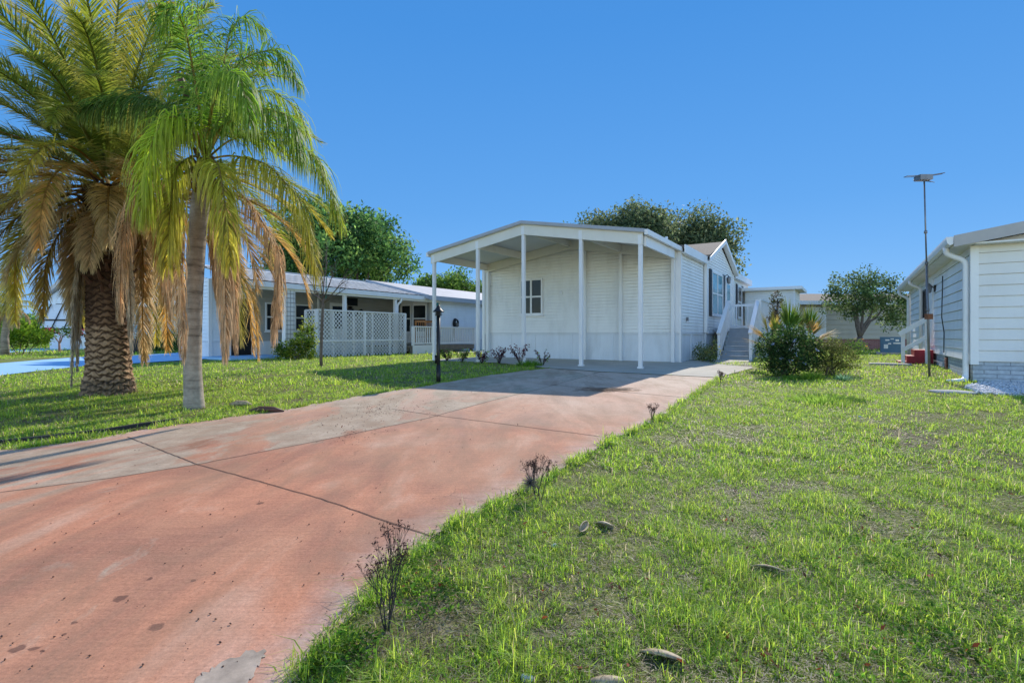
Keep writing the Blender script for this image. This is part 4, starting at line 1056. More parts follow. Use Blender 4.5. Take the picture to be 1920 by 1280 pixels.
def frond_mesh(name, parent, path, nl, ll, hang, wd, col_in, col_out, rach_col, mat='frond', ang=(70, 25), vee=.25, plume=.15, t0=.12, seed=0, colvar=.18, rw=.03, tipcol=None, clump=0):
    """pinnate palm leaf: a curved rachis and two ranks of drooping leaflets, all one mesh"""
    g = np.random.default_rng(seed)
    P = np.array(path, float); m = 40
    seg = np.concatenate(([0], np.cumsum(np.linalg.norm(np.diff(P, axis=0), axis=1)))); T = seg / seg[-1]
    tt = np.linspace(0, 1, m)
    C = np.stack([np.interp(tt, T, P[:, k]) for k in range(3)], 1)
    for _ in range(6): C[1:-1] = .25 * C[:-2] + .5 * C[1:-1] + .25 * C[2:]
    D = nrm(np.gradient(C, axis=0))
    Zv = np.array([0, 0, 1.0])
    S = np.cross(D, Zv); bad = np.linalg.norm(S, axis=1) < .15
    s_ref = nrm(S[np.argmax(np.linalg.norm(S, axis=1))][None])[0]
    S[bad] = s_ref; S = nrm(S); S = nrm(np.where((S @ s_ref)[:, None] < 0, -S, S))
    Up = nrm(np.cross(S, D))
    V, Fq, Cc = [], [], []; base = 0
    # rachis
    rr = np.linspace(rw, rw * .12, m)[:, None]
    ring = np.stack([C + S * rr, C + Up * rr * .6, C - S * rr, C - Up * rr * .6], 1).reshape(-1, 3)
    V.append(ring); i = np.arange(m - 1)
    for k in range(4):
        k2 = (k + 1) % 4; Fq.append(np.stack([i * 4 + k, i * 4 + k2, i * 4 + 4 + k2, i * 4 + 4 + k], 1))
    Cc.append(np.tile(np.array(rach_col), (m * 4, 1))); base += m * 4
    # leaflets
    t = np.linspace(t0, .99, nl); t = np.repeat(t, 2) + g.uniform(-.4, .4, 2 * nl) / nl; t = np.clip(t, t0, .995)
    if clump: t = t0 + (1 - t0) * (np.floor((t - t0) / (1 - t0) * clump) + g.uniform(0, .5, len(t))) / clump; t = np.clip(t, t0, .995)
    sg = np.tile([1.0, -1.0], nl)
    def at_(A): return np.stack([np.interp(t, tt, A[:, k]) for k in range(3)], 1)
    p, d, s, u = at_(C), nrm(at_(D)), nrm(at_(S)), nrm(at_(Up))
    a = np.radians(ang[0] + (ang[1] - ang[0]) * t + g.normal(0, 5, len(t)))[:, None]
    dirv = nrm(d * np.cos(a) + s * sg[:, None] * np.sin(a) + u * (vee + g.normal(0, plume, len(t)))[:, None])
    L = (ll * (np.sin(np.pi * np.clip(.10 + .86 * t, 0, 1)) ** .55) * g.uniform(.85, 1.12, len(t)))[:, None]
    nseg = 4; rows = [p]; dv = dirv
    for k in range(nseg):
        dv = nrm(dv + np.array([0, 0, -1.0]) * hang * (.5 + .5 * k) * g.uniform(.6, 1.3, (len(t), 1)))
        rows.append(rows[-1] + dv * L / nseg)
    wn_ = nrm(np.cross(dirv, u) + g.normal(0, .35, p.shape))
    wid = np.array([.55, 1.0, .85, .55, .06]) * wd
    vs = np.stack([np.stack([r - wn_ * w_ / 2, r + wn_ * w_ / 2], 1) for r, w_ in zip(rows, wid)], 1)   # n, 5, 2, 3
    n = len(t); V.append(vs.reshape(-1, 3))
    b = base + np.arange(n) * (2 * (nseg + 1))
    for k in range(nseg): Fq.append(np.stack([b + 2 * k, b + 2 * k + 1, b + 2 * k + 3, b + 2 * k + 2], 1))
    ci, cout = np.array(col_in), np.array(col_out)
    tip = np.array(tipcol if tipcol is not None else col_out)
    q = np.clip(t + g.normal(0, .12, n), 0, 1)[:, None]
    lc = ci * (1 - q) + cout * q; lc = lc * (1 + g.normal(0, colvar, (n, 1)))
    k = np.linspace(0, 1, nseg + 1)[None, :, None] ** 2
    cc = lc[:, None, :] * (1 - k * .75) + tip[None, None, :] * k * .75
    Cc.append(np.repeat(cc, 2, axis=1).reshape(-1, 3))
    return np_mesh(name, np.concatenate(V), np.concatenate(Fq), M[mat], parent, np.clip(np.concatenate(Cc), .004, 1))

def arc(start, az, el, L, droop, n=16, pw=1.25, twist=0.0):
    p = Vector(start); out = [tuple(p)]
    for i in range(n):
        t = (i + .5) / n; e = el - droop * t ** pw; e = max(e, -R(88)); a = az + twist * t
        p = p + Vector((math.sin(a) * math.cos(e), math.cos(a) * math.cos(e), math.sin(e))) * (L / n); out.append(tuple(p))
    return out

def leaf_cloud(name, parent, mat, centers, sig, per, size, cols, seed=0, up=.4, asp=.5, cvar=.22):
    """leaf-sized diamond faces in clumps round the given centres"""
    g = np.random.default_rng(seed); c = np.asarray(centers, float); n = len(c) * per
    ctr = np.repeat(c, per, 0) + np.clip(g.normal(0, 1, (n, 3)), -1.7, 1.7) * np.asarray(sig)
    a = nrm(g.normal(0, 1, (n, 3)) + np.array([0, 0, .2])); nn = nrm(g.normal(0, 1, (n, 3)) + np.array([0, 0, up])); b = nrm(np.cross(nn, a)); a = nrm(np.cross(b, nn))
    sz = size * g.uniform(.6, 1.25, (n, 1))
    v = np.stack([ctr - a * sz * .5, ctr + b * sz * asp * .5 + nn * sz * .06, ctr + a * sz * .55, ctr - b * sz * asp * .5 + nn * sz * .06], 1)
    pal = np.asarray(cols, float); cl = pal[g.integers(0, len(pal), len(c))] * (1 + g.normal(0, cvar, (len(c), 1)))
    cc = np.repeat(cl, per, 0) * (1 + g.normal(0, .15, (n, 1)))
    i = np.arange(n)[:, None] * 4 + np.arange(4)[None]
    return np_mesh(name, v.reshape(-1, 3), i, mat, parent, np.repeat(np.clip(cc, .003, 1), 4, 0))

def blob_points(blobs, n, seed, shell=.55):
    g = np.random.default_rng(seed); w_ = np.array([r[0] * r[1] * r[2] for c, r in blobs]) ** .7; w_ /= w_.sum(); out = []
    k = g.choice(len(blobs), n, p=w_)
    d = nrm(g.normal(0, 1, (n, 3))); rr = g.uniform(shell ** 3, 1, (n, 1)) ** (1 / 3)
    C_ = np.array([b[0] for b in blobs])[k]; R_ = np.array([b[1] for b in blobs])[k]
    return C_ + d * rr * R_

def limbs(name, parent, mat, root, tips, r0, fork_z, r1=.02, seed=0, trunks=1, spread=.4, n=7):
    """trunk that forks into limbs running to the given tips"""
    g = random.Random(seed); q = MB(); root = Vector(root)
    f0 = root + Vector((0, 0, fork_z))
    if trunks == 1: q.tube([root + Vector((0, 0, -.15)), root.lerp(f0, .15), root.lerp(f0, .5) + Vector((g.uniform(-.04, .04), 0, 0)), f0], [r0 * 1.35, r0 * 1.05, r0 * .92, r0 * .85], 10)
    for i, tp in enumerate(tips):
        tp = Vector(tp); s0 = f0 if trunks == 1 else root + Vector((math.cos(i * 2.4) * spread * .25, math.sin(i * 2.4) * spread * .25, -.1))
        pts = [s0]; L = (tp - s0).length
        for k in range(1, n):
            t = k / n; b = s0.lerp(tp, t); b.z += math.sin(math.pi * t) * L * .06
            pts.append(b + Vector((g.uniform(-1, 1), g.uniform(-1, 1), g.uniform(-1, 1))) * L * .025)
        pts.append(tp); ra = r0 * (.62 if trunks == 1 else .8)
        q.tube(pts, [ra + (r1 - ra) * (k / n) for k in range(n + 1)], 7)
    return q.build(name, mat, parent, True)

# ================================================================== date palm
dpb = at(204, 738)
dp = thing('date_palm', 'huge date palm with thick scaly trunk and yellowing feathery fronds on the left lawn', 'palm tree', dpb)
TH = 3.55
nu, nv = 144, 240
vs, cs = [], []
for j in range(nv + 1):
    z = -.1 + (TH + .1) * j / nv
    base = .262 + .105 * math.exp(-max(z, 0) / .35) + .03 * math.sin(z * 1.1) + (.10 * max(0, (z - 2.0) / 1.5) ** 1.5 if z > 2 else 0)
    for i in range(nu):
        a = 2 * math.pi * i / nu
        jz = z + .018 * math.sin(5 * a + 3.1 * z) + .014 * math.sin(11 * a - 7 * z) + .008 * math.sin(23 * a + 19 * z); q1 = ((a + .05 * math.sin(13 * z + 2 * a)) / (2 * math.pi) * 6 + jz * 8.6); q2 = ((a + .05 * math.sin(13 * z + 2 * a)) / (2 * math.pi) * 6 - jz * 8.6)
        f1, f2 = q1 - math.floor(q1), q2 - math.floor(q2)
        sc = min(f1, 1 - f1, f2, 1 - f2) * 2                       # 0 at the crevices, 1 mid scale
        down = (f1 - f2) % 1.0
        prof_ = min(1, sc * 2.2)
        r = base + .035 * prof_ * (1.0 + .6 * math.sin(q1 * 2 * math.pi + 1.2))
        if z < .28: r += .035 * math.sin(31 * a + 9 * z) * math.sin(23 * z + 3 * a)
        vs.append((r * math.cos(a), r * math.sin(a), z))
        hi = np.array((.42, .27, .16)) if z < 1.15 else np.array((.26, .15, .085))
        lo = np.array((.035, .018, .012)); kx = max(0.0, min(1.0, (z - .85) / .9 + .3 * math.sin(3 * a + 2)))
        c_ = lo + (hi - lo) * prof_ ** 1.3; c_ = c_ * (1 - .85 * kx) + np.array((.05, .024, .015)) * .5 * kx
        if z < .25: c_ = c_ * .6 + np.array((.10, .09, .075)) * .4
        cs.append(c_)
ii, jj = np.meshgrid(np.arange(nu), np.arange(nv))
fq = np.stack([jj * nu + ii, jj * nu + (ii + 1) % nu, (jj + 1) * nu + (ii + 1) % nu, (jj + 1) * nu + ii], -1).reshape(-1, 4)
np_mesh('trunk', vs, fq, M['palm_trunk'], dp, np.array(cs), True)
# stubs of cut fronds and hanging brown fibre around the crown base
g_ = random.Random(3)
for k in range(84):
    a = k * 2.4 + .3 * math.sin(k); z = 1.7 + 1.9 * k / 84
    d = Vector((math.cos(a), math.sin(a), .9)); s0 = Vector((math.cos(a) * .27, math.sin(a) * .27, z)); e0 = s0 + d * g_.uniform(.06, .18)
    MB().tube([s0, e0], [.04, .018], 5).build('frond_stub', M['spathe_dark'], dp)
G1, G2, YL1, OC, STR, BR = (.11, .18, .03), (.25, .28, .035), (.45, .37, .05), (.44, .31, .09), (.46, .36, .20), (.36, .23, .13)
NF = 132; g_ = random.Random(12)
for i in range(NF):
    f = i / (NF - 1); az = i * 2.39996 + g_.uniform(-.2, .2)
    el = R(84) - R(142) * f ** .85 + g_.uniform(-.12, .12)
    L = 3.5 + .35 * math.sin(f * 3.1) + g_.uniform(-.3, .3)
    if f > .86: L *= .78
    if f > .6 and math.sin(az) < -.3: L *= .66
    if f > .72 and math.sin(az) > .2 and math.cos(az) > -.2: L *= .62
    if f > .66 and math.cos(az) < -.15: continue
    if f > .76 and math.sin(az) > .3: continue
    z0 = TH + .42 - .75 * f; r0 = .10 + .26 * f
    st_ = (math.sin(az) * r0, math.cos(az) * r0, z0)
    droop = R(38) + R(62) * math.sin(min(1, f * 1.3) * math.pi * .55) + g_.uniform(-.15, .2)
    if math.cos(az) < -.35 and .12 < f < .8: L *= .8
    tw_ = g_.uniform(-.25, .25); pa_ = arc(st_, az, el, L, droop, pw=1.5, twist=tw_)
    if any(p[2] < 2.05 and .2 < p[0] < 1.4 for p in pa_): continue          # keep the view past the trunk open
    if f < .40: ci, cc_, tip = G1, (G2 if g_.random() < .65 else YL1), (.34, .27, .07)
    elif f < .74: ci, cc_, tip = ((.19, .19, .04), YL1, STR) if g_.random() < .5 else (OC, (.46, .27, .08), STR)
    elif f < .9: ci, cc_, tip = ((.24, .18, .05), OC, STR) if g_.random() < .6 else (BR, STR, STR)
    else: ci, cc_, tip = BR, STR, (.34, .28, .2)
    frond_mesh('frond', dp, pa_, 150, .50, .10 if f < .7 else .22, .019, ci, cc_, (.34, .22, .06) if f > .35 else (.22, .24, .06),
               ang=(62, 22), vee=.22, plume=.14, seed=100 + i, tipcol=tip, rw=.035, t0=.14)
# short drooping fronds at the front of the crown, over the top of the trunk
for k, (az, el, L, dr, ci, cc_) in enumerate(((2.5, -.1, 1.9, 1.3, OC, STR), (3.0, .2, 2.0, 1.7, G2, YL1), (3.6, 0, 1.9, 1.5, OC, STR), (4.1, .15, 2.2, 1.5, YL1, STR), (2.1, .1, 2.0, 1.5, YL1, OC), (3.3, -.35, 1.6, 1.1, BR, STR), (2.7, -.5, 1.5, .9, BR, STR), (3.9, -.45, 1.7, 1.0, (.19, .19, .04), STR))):
    frond_mesh('frond', dp, arc((math.sin(az) * .28, math.cos(az) * .28, TH - .05 - .05 * k), az, el, L, dr, pw=1.2), 130, .46, .2, .019, ci, cc_, (.34, .22, .06), ang=(62, 22), vee=.2, plume=.16, seed=1300 + k, tipcol=STR, rw=.03, t0=.14)
# the fringe of dead grey leaves hanging straight down along both sides of the trunk
for k, (az, zt, L) in enumerate(((R(-108), 2.9, 2.75), (R(-96), 2.7, 2.3), (R(104), 2.7, 2.0), (R(-125), 2.6, 1.9))):
    frond_mesh('dead_frond', dp, arc((math.sin(az) * .38, math.cos(az) * .38, zt), az, R(-84), L, R(8)), 170, .25, 1.0, .018, (.42, .34, .25), (.52, .45, .36), (.30, .2, .12), mat='dead', seed=300 + k, vee=.1, plume=.3, t0=.05, rw=.03)

# ================================================================== queen palm
qb = at(363, 766)
qp = thing('queen_palm', 'slim grey-trunked palm with long drooping bright green fronds beside the red driveway', 'palm tree', qb)
def qpt(u, v, dy=0.0): return Vector(ray(u, v, qb.y + dy)) - qb
tops = [(363, 780), (364, 765), (363, 740), (361, 690), (362, 620), (364, 540), (368, 460), (374, 400), (380, 352), (386, 315)]
q = MB(); q.tube([qpt(*p) for p in tops], [.150, .142, .128, .118, .115, .117, .122, .125, .125, .11], 20); q.build('trunk', M['queen_trunk'], qp, True)
# boot of old leaf bases under the crown
q = MB(); g_ = random.Random(5)
for k in range(46):
    a = k * 2.4; z = g_.uniform(-.30, .16); c0 = qpt(385, 330); s0 = c0 + Vector((math.cos(a) * .10, math.sin(a) * .10, z))
    q.tube([s0, s0 + Vector((math.cos(a) * .09, math.sin(a) * .09, .12)), s0 + Vector((math.cos(a) * .16, math.sin(a) * .16, g_.uniform(-.12, .22)))], [.035, .026, .006], 5)
q.build('leaf_boot', plain('leaf_boot_fibre', (.16, .085, .06), .9, .45, 14, bmp=.5), qp)
GB, GD, GY, YY = (.17, .29, .03), (.07, .16, .035), (.30, .36, .04), (.44, .38, .06)
cr = (386, 300)
QF = [  # pixel path with depth offsets, leaflets, length, hang, colours
    ([cr + (0,), (350, 225, -.2), (290, 185, -.3), (215, 180, -.3), (150, 205, -.3)], 80, .52, .50, GD, GD),
    ([cr + (0,), (360, 225, -.5), (310, 215, -.8), (282, 270, -1.0), (268, 400, -1.1)], 96, .64, .65, (.26, .40, .03), (.42, .46, .05)),  # sun glowing through the leaflets is painted into these brighter colours
    ([cr + (0,), (400, 210, .1), (450, 110, .2), (520, 88, .2), (562, 160, .2)], 84, .58, .50, GD, GB),
    ([cr + (0,), (410, 240, -.3), (480, 200, -.5), (545, 215, -.6), (566, 300, -.6)], 80, .60, .55, GD, GB),
    ([cr + (0,), (430, 260, 0), (525, 245, 0), (600, 300, 0), (640, 425, 0)], 90, .52, .50, GB, GY),
    ([cr + (0,), (430, 290, -.2), (500, 305, -.4), (565, 375, -.5), (592, 520, -.5)], 90, .50, .55, GY, YY),
    ([cr + (0,), (385, 200, .2), (375, 80, .3), (365, -60, .3), (340, -90, .2)], 84, .60, .50, GD, GB),
    ([cr + (0,), (372, 190, -.4), (350, 60, -.8), (322, 0, -1.0), (300, 60, -1.1)], 84, .60, .55, GD, GB),
    ([cr + (0,), (410, 180, .5), (430, 60, .9), (460, 20, 1.2), (500, 60, 1.4)], 80, .55, .5, GD, GB),
    ([cr + (0,), (420, 230, .6), (490, 160, 1.1), (560, 200, 1.5), (600, 330, 1.6)], 80, .55, .5, GB, GY),
    ([cr + (0,), (370, 260, .5), (310, 220, 1.0), (250, 260, 1.3), (235, 380, 1.4)], 80, .55, .5, GB, YY),
    ([cr + (0,), (400, 300, -.5), (410, 310, -.9), (425, 400, -1.0), (432, 500, -1.0)], 70, .50, .6, GY, YY),
    ([cr + (0,), (365, 290, -.3), (330, 310, -.6), (318, 400, -.7), (315, 500, -.7)], 70, .50, .6, GY, YY),
    ([cr + (0,), (395, 210, -.5), (420, 130, -1.0), (450, 140, -1.4), (470, 230, -1.5)], 76, .55, .55, GB, GB),
]
for i, (pth, nl, ll, hg, c1, c2) in enumerate(QF):
    frond_mesh('frond', qp, [qpt(*p) for p in pth], int(nl * 2.0), ll * 1.3, hg * 1.35, .019, c1, c2, (.30, .24, .08), ang=(66, 30), vee=.10, plume=.42, seed=500 + i, colvar=.25, rw=.028, t0=.2, tipcol=tuple(.5 * a + .5 * b for a, b in zip(c2, (.30, .24, .09))))
DEADF = [
    ([(372, 322, 0), (300, 330, -.2), (245, 370, -.3), (228, 460, -.3), (225, 590, -.3)], .26),
    ([(376, 328, 0), (340, 370, -.3), (330, 470, -.4), (338, 560, -.4), (345, 668, -.4)], .22),
    ([(392, 328, 0), (415, 370, -.3), (420, 480, -.4), (424, 580, -.4), (422, 668, -.4)], .24),
    ([(396, 325, 0), (430, 370, -.2), (438, 480, -.3), (440, 560, -.3), (443, 655, -.3)], .18),
    ([(400, 320, 0), (470, 380, -.1), (525, 470, -.2), (523, 540, -.2), (512, 640, -.2)], .22),
    ([(378, 326, 0), (318, 360, .1), (305, 440, .1), (312, 520, .1), (322, 590, .1)], .2),
    ([(390, 328, 0), (402, 360, .2), (404, 430, .3), (408, 500, .3), (410, 560, .3)], .2),
]
for i, (pth, ll) in enumerate(DEADF):
    frond_mesh('dead_frond', qp, [qpt(*p) for p in pth], 240, ll * 2.1, 1.5, .014, (.54, .33, .15), (.62, .45, .27), (.36, .2, .10), mat='dead', seed=700 + i, vee=0, plume=.5, t0=.22, rw=.022, colvar=.3, tipcol=(.42, .30, .2))
q = MB(); a0, b0 = qpt(356, 196, -.3), qpt(331, 128, -.35)
q.tube([a0, a0.lerp(b0, .3), a0.lerp(b0, .7), b0], [.012, .05, .045, .006], 8); q.build('flower_spathe', M['spathe_dark'], qp, True)

# ================================================================== trees
def tree(name, label, cat, base, blobs, ncl, per, size, sig, cols, tips, r0, fork, mat=None, seed=0, trunks=1, shell=.55, spread=.4, group=None, bark='bark', asp=.5, cvar=.25):
    t = thing(name, label, cat, base, group=group)
    leaf_cloud('crown', t, M[mat or 'leaf'], blob_points(blobs, ncl, seed, shell), sig, per, size, cols, seed + 1, asp=asp, cvar=cvar)
    if tips: limbs('trunk', t, M[bark], (0, 0, 0), tips, r0, fork, seed=seed, trunks=trunks, spread=spread)
    return t
def rnd_blobs(seed, n, c, r, br):
    g = random.Random(seed); out = []
    for _ in range(n):
        a = g.uniform(0, 6.283); e = g.uniform(-.6, 1.3); k = g.uniform(.55, .95); b = g.uniform(*br)
        out.append(((c[0] + r[0] * k * math.cos(a) * math.cos(e), c[1] + r[1] * k * math.sin(a) * math.cos(e), c[2] + r[2] * k * math.sin(e)), (b, b, b * .75)))
    return out
DKG = [(.055, .13, .045), (.10, .20, .055), (.22, .33, .08), (.045, .11, .04), (.14, .25, .07)]
OLV = [(.10, .135, .06), (.15, .185, .085), (.06, .09, .045), (.24, .26, .14), (.115, .15, .07)]
MIDG = [(.09, .17, .035), (.15, .24, .045), (.07, .14, .03), (.19, .28, .06)]

Yt = 37.5; c = Vector(((640 - U0) / F * Yt, Yt, 0))
bl = rnd_blobs(21, 26, (0, 0, 6.8), (4.6, 4.2, 2.4), (1.2, 2.0)) + [((0, 0, 7), (3.2, 3, 2.0)), ((3.2, 0, 5.6), (1.6, 1.6, 1.1)), ((-4.2, 0, 5.2), (1.7, 1.7, 1.2)), ((-2.0, -1.0, 5.4), (1.7, 1.5, 1.0))]
tree('broadleaf_tree', 'large dense dark green tree rising behind the patio house roof, right of the palms', 'tree', c, bl, 1150, 26, .30, .34, DKG,
     [(-3.2, 0, 6.4), (-1.6, .6, 7), (.6, -.5, 7), (2.3, 0, 6.6), (3.6, .5, 6), (1.2, 1, 6.4), (-.6, -1, 6.6)], .34, 2.0, seed=31, trunks=3, spread=2.4, bark='grey_bark')
Yt = 40.0; c = Vector(((1228 - U0) / F * Yt, Yt, 0))
bl = rnd_blobs(22, 24, (0, 0, 7.2), (5.6, 4.5, 2.6), (1.1, 1.9)) + [((0, 0, 7.2), (4, 3, 2.3)), ((-1.3, 0, 9.6), (1.5, 1.3, 1.0)), ((2.0, 0, 9.3), (1.9, 1.3, .9)), ((5.2, 0, 5.4), (1.3, 1.2, 1.5)), ((-4.7, 0, 8.0), (1.5, 1.2, .9))]
tree('oak_tree', 'broad olive green oak showing above the roof of the white house', 'tree', c, bl, 1500, 28, .26, .40, OLV,
     [(-3.2, 0, 7), (-1, 0, 8.6), (1.4, .3, 8.6), (3.4, 0, 7.2), (4.8, 0, 5.6), (-4.2, 0, 7.4)], .45, 2.6, seed=41, bark='bark')
Yt = 48.0; c = Vector(((842 - U0) / F * Yt, Yt, 0))
bl = rnd_blobs(23, 12, (0, 0, 4.4), (3.2, 2.5, 1.7), (.9, 1.4)) + [((0, 0, 4.4), (2.4, 2, 1.5))]
tree('bushy_tree', 'mid green bushy tree beyond the neighbouring roof, seen through the carport posts', 'tree', c, bl, 520, 24, .30, .34, MIDG, [(-1.5, 0, 4.6), (0, 0, 5.4), (1.6, 0, 4.6)], .25, 1.6, seed=51)
Yt = 28.0; c = Vector(((1612 - U0) / F * Yt, Yt, 0))
bl = [((-.4, 0, 3.05), (.95, 1.0, .8)), ((.75, 0, 3.2), (.9, 1.0, .85)), ((1.75, .1, 2.4), (.75, .8, .75)), ((-1.15, 0, 2.7), (.55, .6, .6)), ((.3, 0, 3.85), (.8, .7, .5)), ((-.55, 0, 2.15), (.55, .5, .4)), ((1.1, -.2, 1.9), (.55, .6, .4)), ((.2, 0, 2.6), (1.0, 1.0, .6)), ((1.9, 0, 2.9), (.6, .6, .6)), ((2.3, .2, 1.75), (.6, .6, .55)), ((1.6, 0, 1.45), (.45, .4, .35)), ((-1.0, .1, 3.6), (.4, .4, .35)), ((1.5, 0, 3.7), (.45, .4, .3)), ((-1.75, 0, 2.35), (.3, .3, .25)), ((-1.55, 0, 3.0), (.25, .3, .22))]
tree('fruit_tree', 'small round-crowned fruit tree with forked trunk on the lawn before the beige house', 'tree', c, bl, 380, 20, .15, .17, [(.08, .13, .045), (.12, .18, .06), (.06, .10, .04), (.18, .23, .09)],
     [(-.45, 0, 2.4), (.9, 0, 2.5), (.5, .3, 2.8), (1.4, 0, 2.3), (-.3, 0, 3.0)], .16, .75, seed=61, bark='grey_bark', cvar=.3)

def shrub(name, label, cat, base, blobs, ncl, per, size, sig, cols, seed, stems=6, group=None, asp=.5, bark='bark', cvar=.25):
    tips = [tuple(Vector(b[0])) for b in blobs][:stems]
    return tree(name, label, cat, base, blobs, ncl, per, size, sig, cols, tips, .022, .05, seed=seed, trunks=3, spread=.5, group=group, asp=asp, bark=bark, cvar=cvar)
# far left shrubs
shrub('green_shrub', 'round light green shrub on short stems at the far left, beside the small palm', 'shrub', at(42, 664), [((-.3, 0, .8), (.6, .5, .42)), ((.45, 0, .9), (.6, .5, .45)), ((0, 0, 1.15), (.6, .5, .4)), ((.9, 0, .75), (.4, .4, .35)), ((-.8, 0, .65), (.35, .4, .3))], 170, 16, .13, .13, [(.13, .22, .02), (.19, .28, .03), (.09, .17, .02)], 71)
shrub('hedge_shrub', 'dark green shrub clump before the gabled house, behind the light green shrub', 'shrub', at(70, 650), [((-1.5, 0, 1.3), (1.2, .8, 1.0)), ((0, 0, 1.5), (1.2, .8, 1.0)), ((1.3, 0, 1.1), (1.0, .8, .9))], 200, 16, .26, .25, DKG + MIDG, 73)
shrub('porch_shrub', 'glossy dark shrub in front of the parked car, between the two palm trunks', 'shrub', at(300, 659), [((-.85, 0, .45), (.5, .4, .4)), ((0, 0, .5), (.6, .4, .42)), ((.8, 0, .55), (.55, .4, .45))], 150, 18, .13, .12, DKG + MIDG, 75)
shrub('lattice_shrub', 'tall leafy yellow-green shrub growing at the left end of the lattice screen', 'shrub', at(556, 674), [((-.1, 0, .35), (.5, .4, .35)), ((.25, 0, .75), (.35, .35, .4)), ((.35, .1, 1.15), (.22, .22, .35)), ((-.5, 0, .25), (.3, .3, .25)), ((.45, 0, .4), (.3, .3, .35))], 190, 16, .095, .075, [(.10, .17, .02), (.17, .23, .03), (.24, .27, .05), (.06, .11, .02)], 77)
rp = thing('red_leaf_shrub', 'small shrub with forked pink stems and red leaves at the edge of the distant driveway', 'shrub', at(111, 661))
leaf_cloud('crown', rp, M['leaf'], blob_points([((-.35, 0, 1.0), (.3, .25, .18)), ((.45, 0, 1.0), (.4, .25, .2)), ((.9, 0, .95), (.3, .2, .15))], 40, 79), .1, 12, .13, [(.05, .11, .03), (.30, .03, .03), (.07, .13, .03)], 80)
limbs('trunk', rp, plain('pink_stem', (.42, .24, .18), .8, .2), (0, 0, 0), [(-.45, 0, .95), (.4, 0, 1.0), (.1, 0, .9)], .05, .45, seed=5)
# small palm at far left
spb = at(9, 667); sp = thing('small_palm', 'small distant palm with pale trunk at the far left edge', 'palm tree', spb)
MB().tube([(0, 0, -.1), (0, 0, .8), (.1, 0, 1.5), (.12, 0, 2.0)], [.16, .13, .12, .17], 10).build('trunk', M['queen_trunk'], sp, True)
g_ = random.Random(9)
for i in range(16):
    f = i / 15; az = i * 2.4; dead = f > .6
    frond_mesh('frond', sp, arc((.12, 0, 2.0), az, R(80) - R(120) * f, 1.5 if not dead else 1.0, R(70)), 34, .42, .25 if not dead else .8, .035, BR if dead else G2, STR if dead else YL1, OC, seed=900 + i, mat='dead' if dead else 'frond', rw=.02)

# bare young tree
btb = at(602, 687); bt = thing('bare_tree', 'leafless young tree with thin upright branches standing before the lattice screen', 'tree', btb)
def bp(u, v, dy=0): return Vector(ray(u, v, btb.y + dy)) - btb
q = MB(); q.tube([bp(602, 692), bp(602, 660), bp(604, 600), bp(606, 565), bp(607, 552)], [.05, .042, .04, .035, .03], 10)
g_ = random.Random(4)
def twig(a, b, r, lv):
    a, b = Vector(a), Vector(b); m = a.lerp(b, .5) + Vector((g_.uniform(-.05, .05), g_.uniform(-.1, .1), .03))
    q.tube([a, m, b], [r, r * .7, r * .35], 5)
    if lv:
        for t in (.45, .7, .9):
            p = a.lerp(b, t); d = (b - a) * g_.uniform(.3, .5)
            twig(p, p + d + Vector((g_.uniform(-.18, .18), g_.uniform(-.2, .2), g_.uniform(.0, .16))), r * .45, lv - 1)
for (u, v), dy in (((614, 490), 0), ((596, 505), .3), ((642, 530), -.2), ((584, 530), .2), ((625, 510), -.3), ((604, 498), -.2), ((582, 545), -.3), ((650, 540), .3), ((588, 552), .1)):
    t = g_.uniform(.0, 1); twig(bp(605 + t * 2, 578 - t * 26), bp(u, v, dy), .019, 2)
q.build('trunk', M['grey_bark'], bt, True)
MB().tube([bp(611, 560, .05), bp(612, 520, .05)], .012, 6).build('plant_stake', M['green_pole'], bt)

# ---- shrub bed by the steps of the white house
b0 = at(1472, 704)
shrub('flowering_shrub', 'large dark green rounded shrub with pale blue flowers, right of the entry steps', 'shrub', b0,
      [((-.25, 0, .45), (.45, .42, .4)), ((.2, 0, .55), (.48, .45, .45)), ((.55, .1, .5), (.35, .4, .4)), ((-.05, .1, .85), (.38, .4, .28)), ((.3, .1, .95), (.34, .35, .25)), ((-.42, 0, .65), (.2, .25, .25)), ((.1, -.2, .3), (.55, .4, .28))], 420, 20, .058, .06, [(.025, .055, .02), (.04, .085, .025), (.07, .12, .03), (.12, .16, .05), (.03, .07, .022)], 81, asp=.55, cvar=.3)
leaf_cloud('blue_flower', bpy.data.objects['flowering_shrub'], M['leaf'], [(-.12, -.46, .35), (.2, -.48, .3), (-.42, -.3, .72), (.0, -.5, .5), (.5, -.42, .6), (-.3, -.42, .42), (.02, -.38, .8)], .02, 10, .035, [(.42, .48, .75)], 82, cvar=.05)
shrub('yellow_green_shrub', 'rounded yellow-green fine-leaved shrub touching the right side of the dark flowering shrub', 'shrub', at(1556, 703),
      [((0, 0, .45), (.48, .42, .4)), ((.3, 0, .32), (.32, .35, .3)), ((-.22, 0, .5), (.35, .35, .32)), ((.05, 0, .65), (.32, .3, .22)), ((-.1, -.1, .2), (.5, .3, .2))], 330, 22, .040, .055, [(.09, .11, .028), (.13, .15, .04), (.17, .18, .06), (.06, .08, .022)], 83, cvar=.28)
fanb = at(1487, 694)
pal = thing('fan_palm', 'spiky fan palm with stiff upright leaves rising out of the dark flowering shrub', 'palm tree', fanb + Vector((0, .35, 0)))
